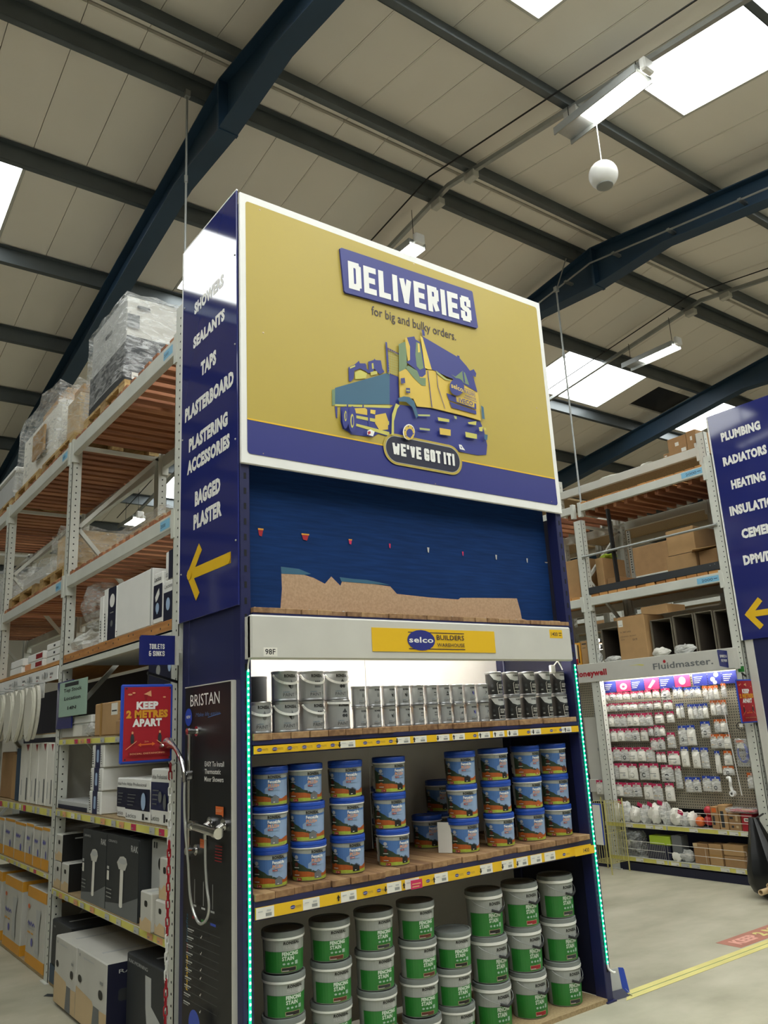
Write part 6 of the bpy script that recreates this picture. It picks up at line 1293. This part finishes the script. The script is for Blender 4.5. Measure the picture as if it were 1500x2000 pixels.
# far aisles
def farack(x,ya,yb,lab,seed):
    t=thing('far_racking',lab,'racking',(x+.4,(ya+yb)/2,0)); rr=random.Random(seed); y=ya
    while y<=yb: upright(t,x,y,y+.1,3.9,holes=False); y+=2.1
    for z in (.5,1.1,1.7,2.6,3.6): beam(t,x,ya,yb,z,z+.09); ob('deck',MB().box(x+.05,x+.8,ya,yb,z+.06,z+.085),'chipboard',t)
    return t
farack(9.6,1.0,11.5,'grey racking two aisles away seen through the right racking',1); farack(13.4,0.5,13.1,'grey racking three aisles away at the far right',2)
for i,(x,y,z,s) in enumerate(((9.7,2.2,2.69,(.5,.6,.45)),(9.7,3.3,2.69,(.5,.7,.35)),(9.7,4.4,2.69,(.5,.5,.5)),(9.7,5.35,2.69,(.5,.6,.4)),(9.7,2.35,3.69,(.5,.7,.4)),(9.7,4.2,3.69,(.5,.9,.5)),(9.7,6.3,3.69,(.5,.8,.4)),(9.7,3.25,1.79,(.5,.6,.4)))):
    carton('brown_box','brown box on the racking two aisles away, %s counted from the near end'%ORD[i],'box',x,y,y+s[1],z+.001,z+s[2],s[0],('card','card2')[i%2])
def batten(x,y0,y1,z,lab):
    t=thing('batten_light',lab,'lamp',(x,(y0+y1)/2,z)); ob('housing',MB().box(x-.05,x+.05,y0,y1,z,z+.05),'offwhite',t); ob('tube',MB().box(x-.03,x+.03,y0+.02,y1-.02,z-.02,z-.002),'farlamp',t); [ob('wall_bracket',MB().bar((x+.05,q,z+.025),(9.6,q,z+.025),.03,.02),'galv',t) for q in (y0+.2,y1-.2)]
batten(9.5,5.05,7.2,2.85,'long lit batten light above the left end of the spares fascia'); batten(9.5,3.97,5.9,2.72,'long lit batten light, lower, beyond the tall brown box'); batten(9.5,5.4,6.5,2.60,'short lit batten light seen beside the sign bay'); batten(9.5,2.9,4.3,3.25,'long batten light seen under the second level beams')
for i,z in enumerate((2.685,2.58)):
    t=thing('spotlight',('small round spotlight glowing beside the brown boxes, upper','small round spotlight glowing beside the brown boxes, lower')[i],'lamp',(9.0,5.28,z)); ob('lens',MB().lathe([(0,-.002),(.035,0),(.035,.01),(0,.01)],16,(8.99,5.28,z),axis='x'),'farlamp',t); ob('body',MB().tube([(9.001,5.28,z),(9.08,5.28,z),(9.10,5.28,z),(9.595,5.26,z)],[.04,.04,.012,.012],14),'black',t)
# ---------------------------------------------------------------- things on the floor
t=thing('floor_tape','double yellow tape line running right from the foot of the bay','tape',(3.8,.02,0))
for y0,y1 in ((-.045,-.002),(.006,.052)): ob('tape_stripe',MB().add([(2.30,y0,.001),(6.0,y0+.0,.001),(6.0,y1,.001),(2.36,y1,.001),(2.30,y0,.0022),(6.0,y0,.0022),(6.0,y1,.0022),(2.36,y1,.0022)],[[3,2,1,0],[4,5,6,7],[0,1,5,4],[1,2,6,5],[2,3,7,6],[3,0,4,7]]),'tapeyel',t)
ob('tape_stripe',MB().box(2.36,6.0,-.003,.007,.0004,.0012),'olive',t)
t=thing('floor_sticker','worn red floor sticker reading keep two metres beside the yellow tape','sticker',(3.9,.14,0)); b=MB(); b.box(3.64,5.3,.07,.255,.0002,.001,0,0); ob('sticker_sheet',b,'decal',t); P=Pr(lambda x,y,d:(x,y,.0011+d)); P.text('KEEP',3.71,.12,.085,'decalt',w=.26,bold=.05).text('2 METRES APART',4.0,.12,.085,'tapeyel',w=1.1,bold=.05); P.obj('lettering',t)
t=thing('leaflet_box','open cardboard box with a blue side standing at the foot of the right post','box',(2.33,.03,0))
ob('back_board',MB().add([(2.27,.05,.004),(2.375,.035,.004),(2.375,.047,.135),(2.272,.062,.135),(2.27,.053,.004),(2.375,.038,.004),(2.375,.05,.135),(2.272,.065,.135)],[[3,2,1,0],[4,5,6,7],[0,1,5,4],[1,2,6,5],[2,3,7,6],[3,0,4,7]]),'palegrey',t)
ob('side_board',MB().add([(2.376,.034,.004),(2.418,.022,.004),(2.405,.034,.122),(2.400,.036,.131),(2.372,.046,.136),(2.376,.038,.004),(2.418,.026,.004),(2.405,.038,.122),(2.400,.040,.131),(2.372,.05,.136)],[[4,3,2,1,0],[5,6,7,8,9],[0,1,6,5],[1,2,7,6],[2,3,8,7],[3,4,9,8],[4,0,5,9]]),'royal',t)
ob('front_flap',MB().add([(2.266,-.0,.002),(2.374,-.012,.002),(2.376,.03,.026),(2.272,.045,.026),(2.266,.003,.004),(2.374,-.009,.004),(2.376,.034,.03),(2.272,.049,.03)],[[3,2,1,0],[4,5,6,7],[0,1,5,4],[1,2,6,5],[2,3,7,6],[3,0,4,7]]),'navydark',t)
ob('torn_corner',MB().add([(2.377,-.03,.003),(2.40,.0,.004),(2.385,.022,.03),(2.377,-.026,.006),(2.40,.004,.007),(2.385,.026,.033)],[[0,1,2],[5,4,3],[0,3,4,1],[1,4,5,2],[2,5,3,0]]),'white',t)
ob('upper_leaf',MB().add([(2.268,.06,.135),(2.305,.058,.135),(2.305,.062,.185),(2.268,.064,.192),(2.268,.063,.135),(2.305,.061,.135),(2.305,.065,.185),(2.268,.067,.192)],[[3,2,1,0],[4,5,6,7],[0,1,5,4],[1,2,6,5],[2,3,7,6],[3,0,4,7]]),'grey',t)
t=thing('polythene_sack','black polythene sheet bundle hanging to the floor with cardboard tubes inside','sack',(5.1,.72,.03))
rings=[(.62,.035),(.5,.07),(.36,.12),(.22,.17),(.12,.18),(.05,.15),(.015,.09)]; b=MB(); n=22; vs=[];rr=random.Random(3)
for i,(z,r_) in enumerate(rings):
    for k in range(n):
        a=2*PI*k/n; q=r_*(1+.14*math.sin(a*5+i*.3)+.06*math.sin(a*9)); vs.append((5.13+.85*q*math.cos(a),.74-(.62-z)*.16+q*math.sin(a),z))
fs=[[i*n+k,i*n+(k+1)%n,(i+1)*n+(k+1)%n,(i+1)*n+k] for i in range(len(rings)-1) for k in range(n)]+[list(range(n)),[(len(rings)-1)*n+k for k in range(n)]]
b.add(vs,fs); ob('sheet',b,'polythene',t,smooth=True)
for i,(y,z) in enumerate(((.58,.10),(.52,.15))): ob('cardboard_tube',MB().lathe([(.016,0),(.022,0),(.022,-.16),(.016,-.16),(.016,0)],14,(4.97+.03*i,y,z),axis='x'),'tan',t); bpy.data.objects['cardboard_tube' if i==0 else 'cardboard_tube.001'].location
ob('tie',MB().tube([(5.13,.74,.60),(5.40,.80,.62)],.008,6),'polythene',t)
def basket(lab,x0,x1,y0,y1,z0,z1,mat,placard=None,legs=True):
    t=thing('wire_bin',lab,'basket',((x0+x1)/2,(y0+y1)/2,0)); b=MB()
    for z in (z0,(z0+z1)/2,z1):
        for p,q in (((x0,y0),(x1,y0)),((x1,y0),(x1,y1)),((x1,y1),(x0,y1)),((x0,y1),(x0,y0))): b.bar((*p,z),(*q,z),.004,.004)
    for i in range(9):
        u=i/8
        for p,q in (((x0,y0),(x1,y0)),((x1,y0),(x1,y1)),((x1,y1),(x0,y1)),((x0,y1),(x0,y0))): x,y=p[0]+(q[0]-p[0])*u,p[1]+(q[1]-p[1])*u; b.bar((x,y,z0),(x,y,z1),.003,.003)
        b.bar((x0,y0+(y1-y0)*u,z0),(x1,y0+(y1-y0)*u,z0),.003,.003)
    tag(ob('mesh_wires',b,mat,t),kind='stuff')
    for x in (x0,x1):
        for y in (y0,y1): ob('leg',MB().tube([(x,y,.0),(x,y,z1+.03)],.007,6),mat,t)
    if placard: ob('placard_frame',MB().box(*placard,0,.004),'royal',t); p=placard; ob('placard_sheet',MB().box(p[0]-.002,p[0]-.0005,p[2]+.012,p[3]-.0,p[4]+.0,p[5]-.012),'paper',t)
    return t
basket('yellow wire dump bin with a blue-edged placard beyond the right light strip',5.16,5.43,2.33,2.60,.10,.66,'wireyel',(5.145,5.155,2.37,2.53,.27,.66))
basket('yellow wire bin with lime sheets at the right edge beside the black sack',5.22,5.45,.18,.50,.10,.66,'wireyel')
t=thing('lime_sheet','pale lime sheet standing in the right wire bin','sheet',(5.33,.38,.106)); ob('sheet',MB().box(5.25,5.42,.38,.39,.106,.64,0,.002),'lightyel',t); ob('fold',MB().box(5.25,5.42,.37,.38,.55,.64,0,.002),'lightyel',t)
for i,(x,y,l) in enumerate(((-.42,3.3,'small white paper scrap lying on the aisle floor at left'),(-.1,2.55,'tiny dark scrap at the foot of the floor-level cartons'))): 
    b=MB(); b.add([(x,y,.001),(x+.07,y-.1,.001),(x+.09,y-.06,.004),(x+.03,y+.03,.002),(x,y,.002),(x+.07,y-.1,.002),(x+.09,y-.06,.005),(x+.03,y+.03,.003)],[[3,2,1,0],[4,5,6,7],[0,1,5,4],[1,2,6,5],[2,3,7,6],[3,0,4,7]]); tag(ob('paper_scrap',b,('white','charcoal')[i],loc=(x,y,.0)),l,'scrap')
